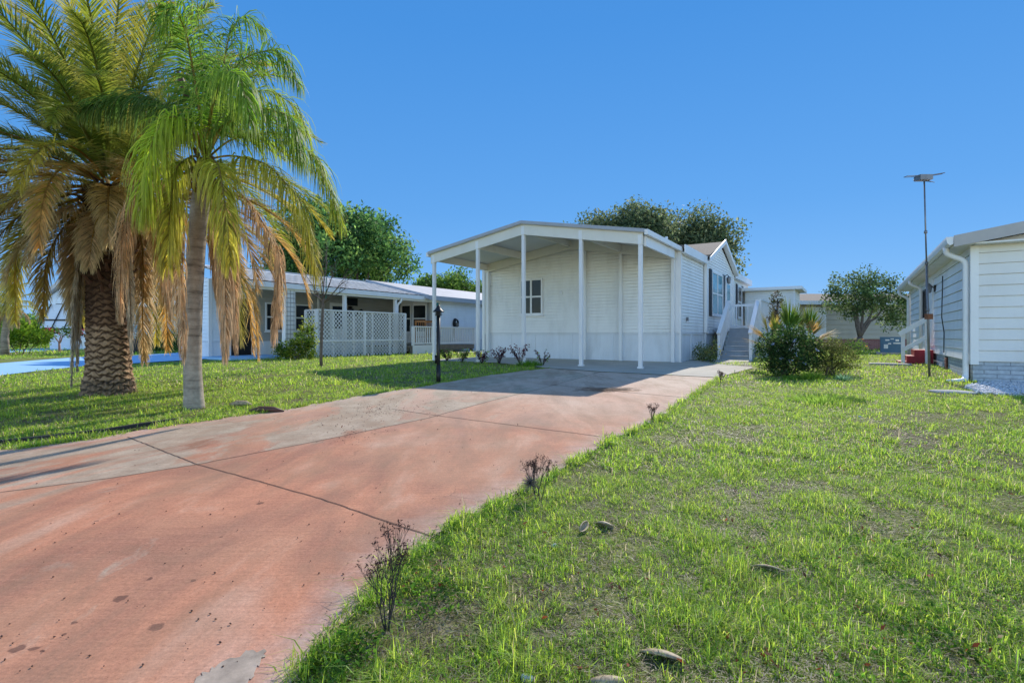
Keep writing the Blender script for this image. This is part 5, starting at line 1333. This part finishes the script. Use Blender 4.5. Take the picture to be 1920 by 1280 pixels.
def fan(parent, o, az, el, r, n, spread, c1, c2, seed, stem=.4):
    g = random.Random(seed); o = Vector(o); ax = Vector((math.sin(az) * math.cos(el), math.cos(az) * math.cos(el), math.sin(el)))
    s = ax.cross(Vector((0, 0, 1))).normalized(); nn = s.cross(ax); V, Fc, Cc = [], [], []
    h = o + ax * stem
    for (p0, p1, w0, w1, c_) in ((o, h, .018, .012, (.20, .22, .06)),):
        b = len(V); V += [p0 - s * w0, p0 + s * w0, p1 + s * w1, p1 - s * w1]; Fc.append((b, b + 1, b + 2, b + 3)); Cc += [c_] * 4
    for k in range(n):
        a = (k / (n - 1) - .5) * spread + g.uniform(-.04, .04); L = r * (1 - .25 * abs(a) / (spread / 2)) * g.uniform(.85, 1.1)
        d = (ax * math.cos(a) + s * math.sin(a) + nn * (.22 * math.cos(a * 1.5) + g.uniform(-.08, .08))).normalized()
        wv = d.cross(nn).normalized(); b = len(V); m = h + d * L * .55; e = h + d * L + Vector((0, 0, -.06 * L)) * (1 + abs(a)); w_ = .017
        V += [h - wv * .004, h + wv * .004, m + wv * w_, m - wv * w_, e + wv * .002, e - wv * .002]
        Fc += [(b, b + 1, b + 2, b + 3), (b + 3, b + 2, b + 4, b + 5)]; q_ = g.random(); cl = [c1[i] * (1 - q_) + c2[i] * q_ for i in range(3)]
        Cc += [cl] * 4 + [[.5 * cl[0] + .16, .5 * cl[1] + .12, .5 * cl[2] + .05]] * 2
    np_mesh('fan_leaf', V, np.array(Fc), M['frond'], parent, np.array(Cc))
GF, GF2 = (.06, .15, .025), (.13, .22, .03)
MB().tube([(-.35, 0, -.1), (-.38, 0, .55)], .06, 8).tube([(.02, 0, -.1), (.0, 0, .7)], .07, 8).tube([(.4, 0, -.1), (.48, 0, .6)], .06, 8).build('trunk', M['spathe_dark'], pal)
for i, (x, z, az, el, r, c1, c2) in enumerate(((-.42, .62, -1.3, 1.1, .62, GF2, OC), (-.36, .68, -1.0, 1.35, .66, GF2, YL1), (-.4, .55, -1.5, .55, .6, OC, STR), (-.45, .5, -1.5, .1, .55, STR, OC), (-.38, .6, 3.0, 1.2, .5, GF2, OC),
      (.0, .78, 1.4, 1.5, .75, GF, GF2), (-.06, .78, -1.2, 1.38, .72, GF, GF2), (.08, .75, 1.3, 1.2, .65, GF, GF2), (.0, .72, 3.1, 1.35, .6, GF2, GF), (.1, .7, 1.6, .85, .55, GF, YL1),
      (.5, .72, 1.3, 1.3, .68, GF, GF2), (.46, .74, -1.1, 1.5, .7, GF, GF2), (.52, .62, 1.5, .9, .55, GF2, OC), (.55, .55, 1.5, .35, .6, OC, STR), (.55, .48, 1.5, -.05, .6, STR, OC), (.5, .62, 3.0, 1.1, .4, OC, BR))):
    fan(pal, (x, -.12, z + .12), az, el, r * 1.1, 26, 1.35, c1, c2, 40 + i, .2)
shrub('leafy_sapling', 'thin sapling with small dark reddish leaves standing above the fan palm, before the shed', 'tree', at(1474, 690) + Vector((0, .5, 0)), [((0, 0, 1.55), (.2, .2, .3)), ((.02, 0, 1.85), (.15, .15, .2)), ((-.08, 0, 1.3), (.16, .15, .16))], 70, 14, .06, .05, [(.06, .05, .03), (.09, .08, .05), (.05, .06, .025), (.12, .10, .08)], 85, stems=3)
g_ = random.Random(17)
def tuft(label, base, r, h, n, cols, seed, name='weed_clump', wd=.012):
    g = np.random.default_rng(seed); a = g.uniform(0, 6.283, n); rr = r * np.sqrt(g.uniform(0, 1, n)); lean = g.normal(.28, .22, n)
    p = np.stack([rr * np.cos(a), rr * np.sin(a), np.full(n, -.01)], 1); hh = h * g.uniform(.45, 1.1, n) * (1 - .5 * (rr / r) ** 2)
    d = np.stack([np.cos(a) * lean, np.sin(a) * lean, np.ones(n)], 1); s = np.stack([-np.sin(a + .5), np.cos(a + .5), np.zeros(n)], 1) * wd / 2
    m = p + d * hh[:, None] * .55; e = p + d * hh[:, None] + np.stack([np.cos(a), np.sin(a), np.full(n, -.4)], 1) * hh[:, None] * .25
    V = np.stack([p - s, p + s, m + s, m - s, e], 1).reshape(-1, 3); b = np.arange(n) * 5
    c_ = np.array(cols)[g.integers(0, len(cols), n)] * (1 + g.normal(0, .15, (n, 1)))
    o = np_mesh(name, V, [np.stack([b, b + 1, b + 2, b + 3], 1), np.stack([b + 3, b + 2, b + 4], 1)], M['blade'], None, np.repeat(np.clip(c_, .01, 1), 5, 0))
    o.location = base; tag(o, label, 'plant'); return o
tuft('bright yellow-green weed clump at the foot of the dark flowering shrub', at(1522, 712), .22, .26, 420, [(.20, .30, .03), (.26, .34, .05)], 1)
tuft('low green weed clump left of the bright one, before the flowering shrub', at(1484, 712), .18, .16, 260, [(.13, .24, .03), (.18, .28, .04)], 2)
tuft('bluish grey-green weed clump before the yellow-green shrub', at(1583, 714), .15, .2, 200, [(.20, .32, .22), (.13, .26, .12)], 3)
tuft('pale weed patch spreading on the lawn in front of the shrub bed', at(1545, 752), .55, .16, 900, [(.20, .30, .06), (.15, .25, .04)], 4)
tuft('long green grass clump at the corner of the carport slab', at(992, 687), .35, .26, 420, [(.10, .22, .02), (.15, .27, .03)], 5)
fl = at(1600, 672); fp = thing('flowering_plant', 'small plant with orange and pink flower heads behind the yellow-green shrub', 'plant', fl)
leaf_cloud('crown', fp, M['leaf'], blob_points([((0, 0, .4), (.35, .3, .35)), ((.3, 0, .3), (.2, .2, .3))], 60, 87), .06, 10, .08, MIDG, 88)
leaf_cloud('flower', fp, M['leaf'], [(-.05, -.2, .75), (.42, -.1, .45), (.5, -.1, .38), (.2, -.2, .7)], .02, 7, .04, [(.55, .26, .06), (.6, .32, .26)], 89)

# red-leaved plants along the carport slab and the shrub by the side wall
for k, (u, v, h, lab, red) in enumerate(((936, 682, .45, 'dark red leafed plant at the left end of the carport bed, nearest the house corner', .8), (976, 684, .58, 'tallest dark red leafed plant in front of the third carport post', .85), (1017, 686, .42, 'sparse twiggy plant at the right end of the carport bed', .45),
                                         (866, 680, .36, 'green plant between the two left carport posts', .25), (903, 682, .34, 'green and red plant at the foot of the second carport post', .45), (838, 677, .34, 'green plant right of the lamp post by the first carport post', .15))):
    b = at(u, v); t = thing('bedding_plant', lab, 'plant', b, group='plants in the bed before the carport'); g = random.Random(60 + k)
    q = MB(); tips = []
    for j in range(10):
        a = g.uniform(0, 6.28); e = Vector((math.cos(a) * h * .5, math.sin(a) * h * .35, h * g.uniform(.6, 1.1))); tips.append(e); q.tube([(0, 0, -.02), e * .5 + Vector((0, 0, .04)), e], [.008, .006, .003], 4)
    q.build('stem', M['twig'], t)
    cl = [(.10, .02, .03), (.07, .025, .025), (.16, .06, .07)] * int(10 * red) + MIDG * int(4 * (1 - red))
    cen = np.array([e * f for e in tips for f in (.55, .8, 1.0)])
    leaf_cloud('foliage', t, M['leaf'], cen, .035 if k != 2 else .02, 9 if k != 2 else 4, .06, cl, 90 + k)
shrub('wall_shrub', 'straggly pale green shrub with yellow flowers against the side skirting of the white house', 'shrub', H(.62, 4.35, 0), [((0, -.75, .3), (.22, .3, .3)), ((0, -.3, .25), (.25, .35, .25)), ((0, .2, .28), (.22, .35, .25)), ((0, .7, .24), (.2, .3, .22)), ((0, -.85, .55), (.12, .15, .2))], 130, 14, .06, .07, [(.14, .17, .06), (.20, .22, .10), (.08, .12, .04), (.26, .24, .05)], 95)

# ================================================================== small things on the ground
def boat(label, base, L, W, rz, mat, tilt=0.0, name='palm_spathe', lift=.02):
    q = MB(); n, m = 16, 8; vs, fs = [], []
    for i in range(n + 1):
        t = i / n; wv = W * math.sin(math.pi * (t * .96 + .02)) ** .75; x = (t - .5) * L; zc = .10 * L * (2 * t - 1) ** 2
        for j in range(m + 1):
            a = (j / m - .5) * math.pi * 1.05; vs.append((x, wv * .5 * math.sin(a), zc + wv * .5 * (1 - math.cos(a))))
    for i in range(n):
        for j in range(m): a = i * (m + 1) + j; fs.append((a, a + m + 1, a + m + 2, a + 1))
    q.add(vs, fs); o = q.build(name, mat, None, True); o.location = base + Vector((0, 0, lift)); o.rotation_euler = (tilt, R(-6), rz)
    md = o.modifiers.new('shell', 'SOLIDIFY'); md.thickness = .006
    tag(o, label, 'palm spathe'); return o
boat('large boat-shaped palm spathe lying in the grass near the bottom edge', at(1242, 1232), .175, .055, R(-32), M['spathe'], R(125), lift=.022)
boat('palm spathe half cut by the bottom edge, with its rounded pale back up', at(1138, 1278), .13, .055, R(-8), M['spathe'], R(140), lift=.02)
boat('striped pale spathe standing among the grass beyond the nearer dead weed', at(1092, 995), .13, .04, R(60), M['spathe'], R(60), lift=.025)
boat('grey-brown round spathe in the grass right of the striped one', at(1135, 988), .12, .07, R(-40), M['spathe'], R(110), lift=.018)
boat('greyish green curled spathe in the grass at mid lawn', at(1438, 1072), .17, .05, R(-35), M['spathe'], R(100), lift=.02)
for k, (u, v, s_, lab) in enumerate(((1349, 903, .016, 'small white shell lying on the mid lawn'), (1040, 1026, .022, 'pale white shell beside the striped spathe'), (988, 1278, .026, 'whitish stone at the bottom edge of the lawn'), (1612, 782, .02, 'white chip on the lawn near the pale weed patch'))):
    o = link_mesh('shell', lumpy((0, 0, s_ * .5), (s_, s_ * .7, s_ * .6), 30 + k, 1, .3), M['pebble']); o.location = at(u, v); tag(o, lab, 'shell')
def dead_weed(label, base, h, seed, w=.4, leafy=True):
    t = thing('dead_weed', label, 'dead plant', base); g = random.Random(seed); q = MB(); tips = []
    def grow(p, d, L, r, lv):
        e = p + d * L; m = p.lerp(e, .5) + Vector((g.uniform(-1, 1), g.uniform(-1, 1), 0)) * L * .07
        q.tube([p, m, e], [r, r * .85, r * .6], 5)
        if lv == 0: tips.append(e); return
        for _ in range(g.choice((2, 3, 3))):
            nd = (d + Vector((g.uniform(-1, 1) * w, g.uniform(-1, 1) * w, g.uniform(.0, .4)))).normalized(); grow(e, nd, L * g.uniform(.55, .9), r * .62, lv - 1)
    for _ in range(5): grow(Vector((g.uniform(-.01, .01), g.uniform(-.01, .01), -.02)), Vector((g.uniform(-.35, .35), g.uniform(-.3, .3), 1)).normalized(), h * .33, .004, 4)
    q.build('stem', M['twig'], t)
    if leafy: leaf_cloud('withered_foliage', t, M['dead'], [e for e in tips if e.z > h * .45], .008, 2, .016, [(.06, .03, .028), (.10, .05, .04), (.04, .022, .02)], seed, up=0, asp=.35)
    return t
dead_weed('nearest dead brown weed with curled leaves, rising at the driveway edge', at(726, 1182), .40, 3, .42)
dead_weed('grey dead weed with a fuzzy tangle, on the driveway edge beyond the nearest one', at(1010, 938), .30, 8, .34)
fz = bpy.data.objects['dead_weed.001']
gq = np.random.default_rng(5); n = 260; d = nrm(gq.normal(0, 1, (n, 3))); c0 = np.array([-.06, 0, .13]); s = nrm(np.cross(d, gq.normal(0, 1, (n, 3)))) * .0012; e = c0 + d * gq.uniform(.04, .085, (n, 1))
np_mesh('fuzzy_tangle', np.stack([c0 + d * .005 - s, c0 + d * .005 + s, e + s, e - s], 1).reshape(-1, 3), np.arange(n * 4).reshape(-1, 4), M['dead'], fz, np.tile((.16, .14, .13), (n * 4, 1)))
for k, (u, v, h, lab) in enumerate(((1222, 790, .22, 'thin dry weed sprig at the right driveway edge, before the far corner'), (1352, 718, .24, 'dry weed sprig at the far right corner of the red driveway'))):
    dead_weed(lab, at(u, v), h, 20 + k, .35, True)
tagm = MB(); tagm.add([(-.03, 0, 0), (.03, .01, .0), (.035, 0, .09), (.0, -.01, .12), (-.02, 0, .08)], [(0, 1, 2, 3, 4)]); to = tagm.build('plastic_tag', M['green_tag']); to.location = at(345, 766); to.rotation_euler = (0, R(12), 0); to.modifiers.new('s', 'SOLIDIFY').thickness = .003
tag(to, 'bright green plastic tag stuck in the grass at the foot of the slim palm', 'tag')
for k, (u, v, L, rz_, lab) in enumerate(((452, 762, .30, .3, 'broken pale palm log lying in the grass right of the slim palm'), (500, 774, .46, .15, 'flat brown piece of bark lying by the driveway edge'))):
    q = MB(); q.tube([(-L / 2, 0, .03), (-L * .2, .02, .05), (L * .2, -.01, .05), (L / 2, 0, .02)], [.02, .045, .04, .012], 7); o = q.build('palm_log' if k == 0 else 'bark_piece', M['spathe'] if k == 0 else M['spathe_dark'], None, True)
    o.location = at(u, v); o.rotation_euler = (0, 0, rz_); tag(o, lab, 'palm debris')
stn = link_mesh('stepping_stone', lumpy((0, 0, 0), (.34, .20, .04), 44, 2, .1), M['concrete_pad']); stn.location = at(1784, 737) + Vector((0, 0, .02)); stn.rotation_euler = (0, 0, -.5); tag(stn, 'pale stepping stone in the grass before the gravel bed', 'stone')
MB_ = MB(); MB_.box(-.5, .5, -.25, .25, -.05, .05); o = MB_.build('step_slab', M['concrete_pad']); o.location = at(1668, 684); o.rotation_euler = (0, 0, ANG); tag(o, 'thin concrete slab in the grass before the red steps', 'slab')

def scatter_lumps(name, P, size, mat, seed, flat=.6, cols=None):
    g = np.random.default_rng(seed); n = len(P); o8 = np.array([(1, 0, 0), (0, 1, 0), (-1, 0, 0), (0, -1, 0), (0, 0, 1), (0, 0, -1.)])
    f8 = np.array([(0, 1, 4), (1, 2, 4), (2, 3, 4), (3, 0, 4), (1, 0, 5), (2, 1, 5), (3, 2, 5), (0, 3, 5)])
    a = g.uniform(0, 6.28, n); ca, sa = np.cos(a), np.sin(a); sz = size * g.uniform(.45, 1.3, (n, 1, 1)) * g.uniform(.6, 1.2, (n, 6, 3)) * np.array([1.2, .8, flat])
    v = o8[None] * sz; v = np.stack([v[..., 0] * ca[:, None] - v[..., 1] * sa[:, None], v[..., 0] * sa[:, None] + v[..., 1] * ca[:, None], v[..., 2]], -1) + P[:, None, :]
    return np_mesh(name, v.reshape(-1, 3), (np.arange(n)[:, None, None] * 6 + f8[None]).reshape(-1, 3), mat, None, cols)
g = np.random.default_rng(77)
# white gravel bed by the right house
gb = [at(*p).xy for p in ((1808, 727), (1850, 719), (1990, 716), (2050, 742), (1905, 744), (1830, 740))]
bx = np.array([(p.x, p.y) for p in gb]); n = 7000; xs_ = g.uniform(bx[:, 0].min(), bx[:, 0].max(), n); ys_ = g.uniform(bx[:, 1].min(), bx[:, 1].max(), n)
ok = inside([tuple(p) for p in gb], xs_, ys_); P = np.stack([xs_[ok], ys_[ok], gz(ys_[ok]) + g.uniform(.01, .05, ok.sum())], 1)
tag(scatter_lumps('gravel', P, .035, M['pebble'], 2), 'white gravel bed at the foot of the brick-based house', 'gravel', kind='stuff')
# berries and specks on the drive
cl = []
for (u, v, su, sv, n) in ((710, 770, 35, 9, 260), (660, 815, 30, 10, 90), (780, 760, 60, 14, 120), (640, 800, 60, 14, 80)):
    for _ in range(n): p = at(g.normal(u, su), max(700, g.normal(v, sv))); cl.append((p.x, p.y, p.z + .02))
for _ in range(200):
    p = at(g.uniform(0, 1000), g.uniform(790, 1270)); cl.append((p.x, p.y, p.z + .017))
cl = np.array(cl); ok = inside(drive_main, cl[:, 0], cl[:, 1]) | inside(drive_strip, cl[:, 0], cl[:, 1])
tag(scatter_lumps('fallen_berries', cl[ok], .0055, M['spathe_dark'], 3, .8), 'dark fallen palm berries and specks strewn on the red driveway', 'litter', kind='stuff')
# heap of dry needles in the joint
cc0 = at(1132, 733); n = 110; a = g.normal(.25, .35, n); L = g.uniform(.1, .3, n); px_ = cc0.x + g.normal(0, .22, n); py_ = cc0.y + g.normal(0, .09, n)
d = np.stack([np.cos(a), -np.sin(a) * .6, np.zeros(n)], 1) * L[:, None]; p = np.stack([px_, py_, gz(py_) + .02 + g.uniform(0, .03, n)], 1); s = np.stack([np.sin(a), np.cos(a), np.ones(n) * .4], 1) * .006
tag(np_mesh('dry_palm_strands', np.stack([p - s, p + s, p + d + s, p + d - s], 1).reshape(-1, 3), np.arange(n * 4).reshape(-1, 4), M['dead'], None, np.tile((.24, .16, .11), (n * 4, 1))), 'small heap of dry palm strands in the far joint of the driveway', 'debris')

# ================================================================== grass
def vnoise(x, y, s, seed):
    gg = np.random.default_rng(seed); out = np.zeros_like(x)
    for k in range(7):
        a = gg.uniform(0, 6.28); fq_ = gg.uniform(.6, 2.2) / s; out += np.sin((x * np.cos(a) + y * np.sin(a)) * fq_ * 2 * np.pi + gg.uniform(0, 6.28))
    return out / 7 ** .5 / 1.3
foot = [[H(*p).xy for p in ((HX0, HY0), (HX1, HY0), (HX1, HY1), (HX0, HY1))], [(H(.2, 14.3)).xy, H(2.5, 14.3).xy, H(2.5, 17.3).xy, H(.2, 17.3).xy]]
rr_ = lambda x, y: (RO + D2 * x + D1 * y).xy
foot.append([rr_(0, 0), rr_(RW, 0), rr_(RW, RL), rr_(0, RL)])
nn_ = lambda x, y: (NO + D2 * x + D1 * y).xy
foot.append([nn_(.1, .9), nn_(.1, 21), nn_(-8, 21), nn_(-8, .9)]); foot.append([nn_(-.45, -7.5), nn_(-.45, 1), nn_(-8, 1), nn_(-8, -7.5)])
polys = [drive_main, drive_strip, slab_pts, [at(*p).xy for p in blue_px], gb] + foot
def lawn(n, y0, y1, wmul, hmul, seed, pw=1.0, along=None):
    gg = np.random.default_rng(seed)
    if along is not None:                                  # rank tufts leaning over the edge of the concrete
        E = np.array([(p[0], p[1]) for p in along]); L_ = np.concatenate(([0], np.cumsum(np.linalg.norm(np.diff(E, axis=0), axis=1))))
        tc_ = gg.uniform(0, L_[-1], n // 30); t_ = np.repeat(tc_, 30)[:n] + gg.normal(0, .03, (n // 30) * 30)[:n]; n = len(t_)
        x = np.interp(t_, L_, E[:, 0]) + gg.normal(.02, .035, n); y = np.interp(t_, L_, E[:, 1]) + gg.normal(0, .03, n)
        dens = vnoise(x, y, .5, 6); keep = dens > -.5
        return blades(gg, x[keep], y[keep], dens[keep], wmul, hmul)
    u_ = gg.uniform(0, 1, n); y = (y0 ** pw + (y1 ** pw - y0 ** pw) * u_) ** (1 / pw)
    x = gg.uniform(-1.06, 1.06, n) * (y * .96 + .15)
    cl_ = gg.normal(0, .05, (n, 2)) * .5; x = x + cl_[:, 0]; y = y + cl_[:, 1]
    edge = gg.normal(0, .035, (n, 2))
    bad = np.zeros(n, bool)
    for p in polys: bad |= inside([tuple(q) for q in p], x + edge[:, 0], y + edge[:, 1])
    dens = vnoise(x, y, 1.6, 5) * .6 + vnoise(x, y, .45, 6) * .55 + vnoise(x, y, .16, 7) * .45
    keep = ~bad & (dens + gg.normal(0, .30, n) > -.30 + .42 * vnoise(x, y, 4.0, 9)) & (y > .8)
    near = np.hypot(x - dpb.x, y - dpb.y) < .38; keep &= ~near
    return blades(gg, x[keep], y[keep], dens[keep], wmul, hmul)
def blades(gg, x, y, dens, wmul, hmul):
    n = len(x)
    lush = vnoise(x, y, .9, 15)
    h = hmul * np.exp(gg.normal(0, .42, n)) * (.85 + .3 * np.clip(dens, -1, 1) + .35 * np.clip(lush, -1, 1.3))
    h = np.clip(h, .012, .22); wd = wmul * gg.uniform(.6, 1.3, n)
    a = gg.uniform(0, 6.283, n); ln = np.abs(gg.normal(.85, .6, n)); tw = a + gg.normal(1.57, .5, n)
    p = np.stack([x, y, gz(y) - .003], 1); dh = np.stack([np.cos(a), np.sin(a), np.zeros(n)], 1)
    m = p + dh * (ln * h * .35)[:, None] + np.array([0, 0, 1]) * (h * .6)[:, None]
    e = p + dh * (ln * h * 1.05)[:, None] + np.array([0, 0, 1]) * (h * (1 - .22 * ln))[:, None]
    s = np.stack([np.cos(tw), np.sin(tw), np.zeros(n)], 1) * (wd / 2)[:, None]
    V = np.stack([p - s, p + s, m + s * .8, m - s * .8, e], 1).reshape(-1, 3); b = np.arange(n) * 5
    pal_ = np.array([(.195, .325, .045), (.305, .43, .055), (.415, .515, .07), (.185, .285, .08), (.49, .51, .11)])
    c_ = pal_[np.clip((gg.normal(1.4, 1.1, n) + lush * .8).astype(int), 0, 4)]
    dry = gg.uniform(0, 1, n) < .10 + .12 * np.clip(-dens, 0, 1)
    c_ = np.where(dry[:, None], np.array([(.44, .37, .24)]), c_) * (1 + gg.normal(0, .16, (n, 1)))
    return V, b, np.repeat(np.clip(c_, .01, 1), 5, 0)
Vs, Bs, Cs, off = [], [], [], 0
for args in ((320000, 1.2, 4.5, .0038, .036, 1), (330000, 4.5, 10, .0066, .038, 2), (240000, 10, 22, .013, .045, 3), (90000, 22, 48, .04, .065, 4)):
    V, b, c_ = lawn(*args); Vs.append(V); Bs.append(b + off); Cs.append(c_); off += len(V)
for E_, n_, w_, h_, s_ in ((re_[7:], 9000, .0050, .050, 31), (re_[:8], 5000, .009, .055, 32), (le, 9000, .008, .05, 33)):
    V, b, c_ = lawn(n_, 0, 0, w_, h_, s_, along=E_); Vs.append(V); Bs.append(b + off); Cs.append(c_); off += len(V)
# flattened dry thatch between the green blades
for n_, y0_, y1_, wd_, ln_, sd_ in ((120000, 1.2, 4.5, .0032, .045, 21), (120000, 4.5, 10, .006, .06, 22), (70000, 10, 20, .012, .09, 23)):
    gt_ = np.random.default_rng(sd_); y = gt_.uniform(y0_, y1_, n_); x = gt_.uniform(-1.06, 1.06, n_) * (y * .96 + .15); bad = np.zeros(n_, bool)
    for p in polys: bad |= inside([tuple(q) for q in p], x, y)
    x, y = x[~bad], y[~bad]; n_ = len(x); a = gt_.uniform(0, 6.283, n_); L = ln_ * gt_.uniform(.4, 1.2, n_)
    p = np.stack([x, y, gz(y) + gt_.uniform(.001, .012, n_)], 1); d = np.stack([np.cos(a), np.sin(a), gt_.normal(.05, .15, n_)], 1) * L[:, None]; s = np.stack([-np.sin(a), np.cos(a), np.zeros(n_)], 1) * wd_ / 2
    V = np.stack([p - s, p + s, p + d * .6 + s, p + d * .6 - s, p + d], 1).reshape(-1, 3)
    pt = np.array([(.36, .30, .21), (.24, .19, .14), (.13, .10, .07), (.47, .42, .34), (.22, .25, .08)])[gt_.integers(0, 5, n_)] * (1 + gt_.normal(0, .2, (n_, 1)))
    Vs.append(V); Bs.append(np.arange(n_) * 5 + off); Cs.append(np.repeat(np.clip(pt, .02, 1), 5, 0)); off += len(V)
Bs = np.concatenate(Bs)
tag(np_mesh('grass', np.concatenate(Vs), [np.stack([Bs, Bs + 1, Bs + 2, Bs + 3], 1), np.stack([Bs + 3, Bs + 2, Bs + 4], 1)], M['blade'], None, np.concatenate(Cs)), 'patchy bright green lawn grass on both sides of the driveway', 'grass', kind='stuff')
# broad-leaved ground weeds along the driveway edge and in patches
gg = np.random.default_rng(33); cen = []
for (u, v, su, sv, n) in ((640, 1235, 45, 28, 90), (800, 1120, 40, 25, 60), (760, 1060, 25, 15, 40), (860, 1000, 30, 15, 40), (930, 965, 30, 14, 30), (1780, 1180, 130, 70, 140), (1620, 1010, 120, 50, 80), (430, 775, 40, 10, 60), (380, 790, 30, 8, 40), (1240, 800, 25, 12, 40)):
    for _ in range(n):
        p = at(gg.normal(u, su), max(700, gg.normal(v, sv)))
        if not inside(drive_main, np.array([p.x]), np.array([p.y]))[0] and not inside(drive_strip, np.array([p.x]), np.array([p.y]))[0]: cen.append((p.x, p.y, p.z + gg.uniform(.01, .05)))
tag(leaf_cloud('ground_weeds', None, M['leaf'], cen, (.025, .025, .008), 9, .022, [(.09, .19, .02), (.14, .26, .03), (.07, .15, .02)], 34, up=1.4, asp=.5), 'small broad-leaved weeds along the driveway edge and in the lawn', 'weeds', kind='stuff')
ld = []
for _ in range(420):
    p = at(gg.uniform(560, 1920), 720 + 560 * gg.uniform(0, 1) ** 1.5)
    if not inside(drive_main, np.array([p.x]), np.array([p.y]))[0]: ld.append((p.x, p.y, p.z + gg.uniform(.005, .035)))
tag(leaf_cloud('leaf_litter', None, M['dead'], ld, .02, 2, .03, [(.22, .06, .03), (.14, .06, .035), (.3, .22, .15)], 36, up=1.2, asp=.45), 'scattered dry brown leaves lying in the lawn', 'leaf litter', kind='stuff')
# distant woods closing the horizon
fw = []
for x in np.arange(-150, -25, 5.0): fw.append(((x + gg.uniform(-1, 1), 95 + gg.uniform(-6, 6), 2.6), (3.6, 2.5, gg.uniform(2.2, 4.2))))
for x in np.arange(20, 150, 5.0): fw.append(((x, 120 + gg.uniform(-6, 6), 2.2), (3.6, 2.5, gg.uniform(1.6, 3.0))))
tag(leaf_cloud('far_woods', None, M['leaf'], blob_points(fw, 1500, 37), .7, 14, .8, DKG + OLV, 38), 'far line of dark trees on the horizon behind the houses', 'woods', kind='stuff')
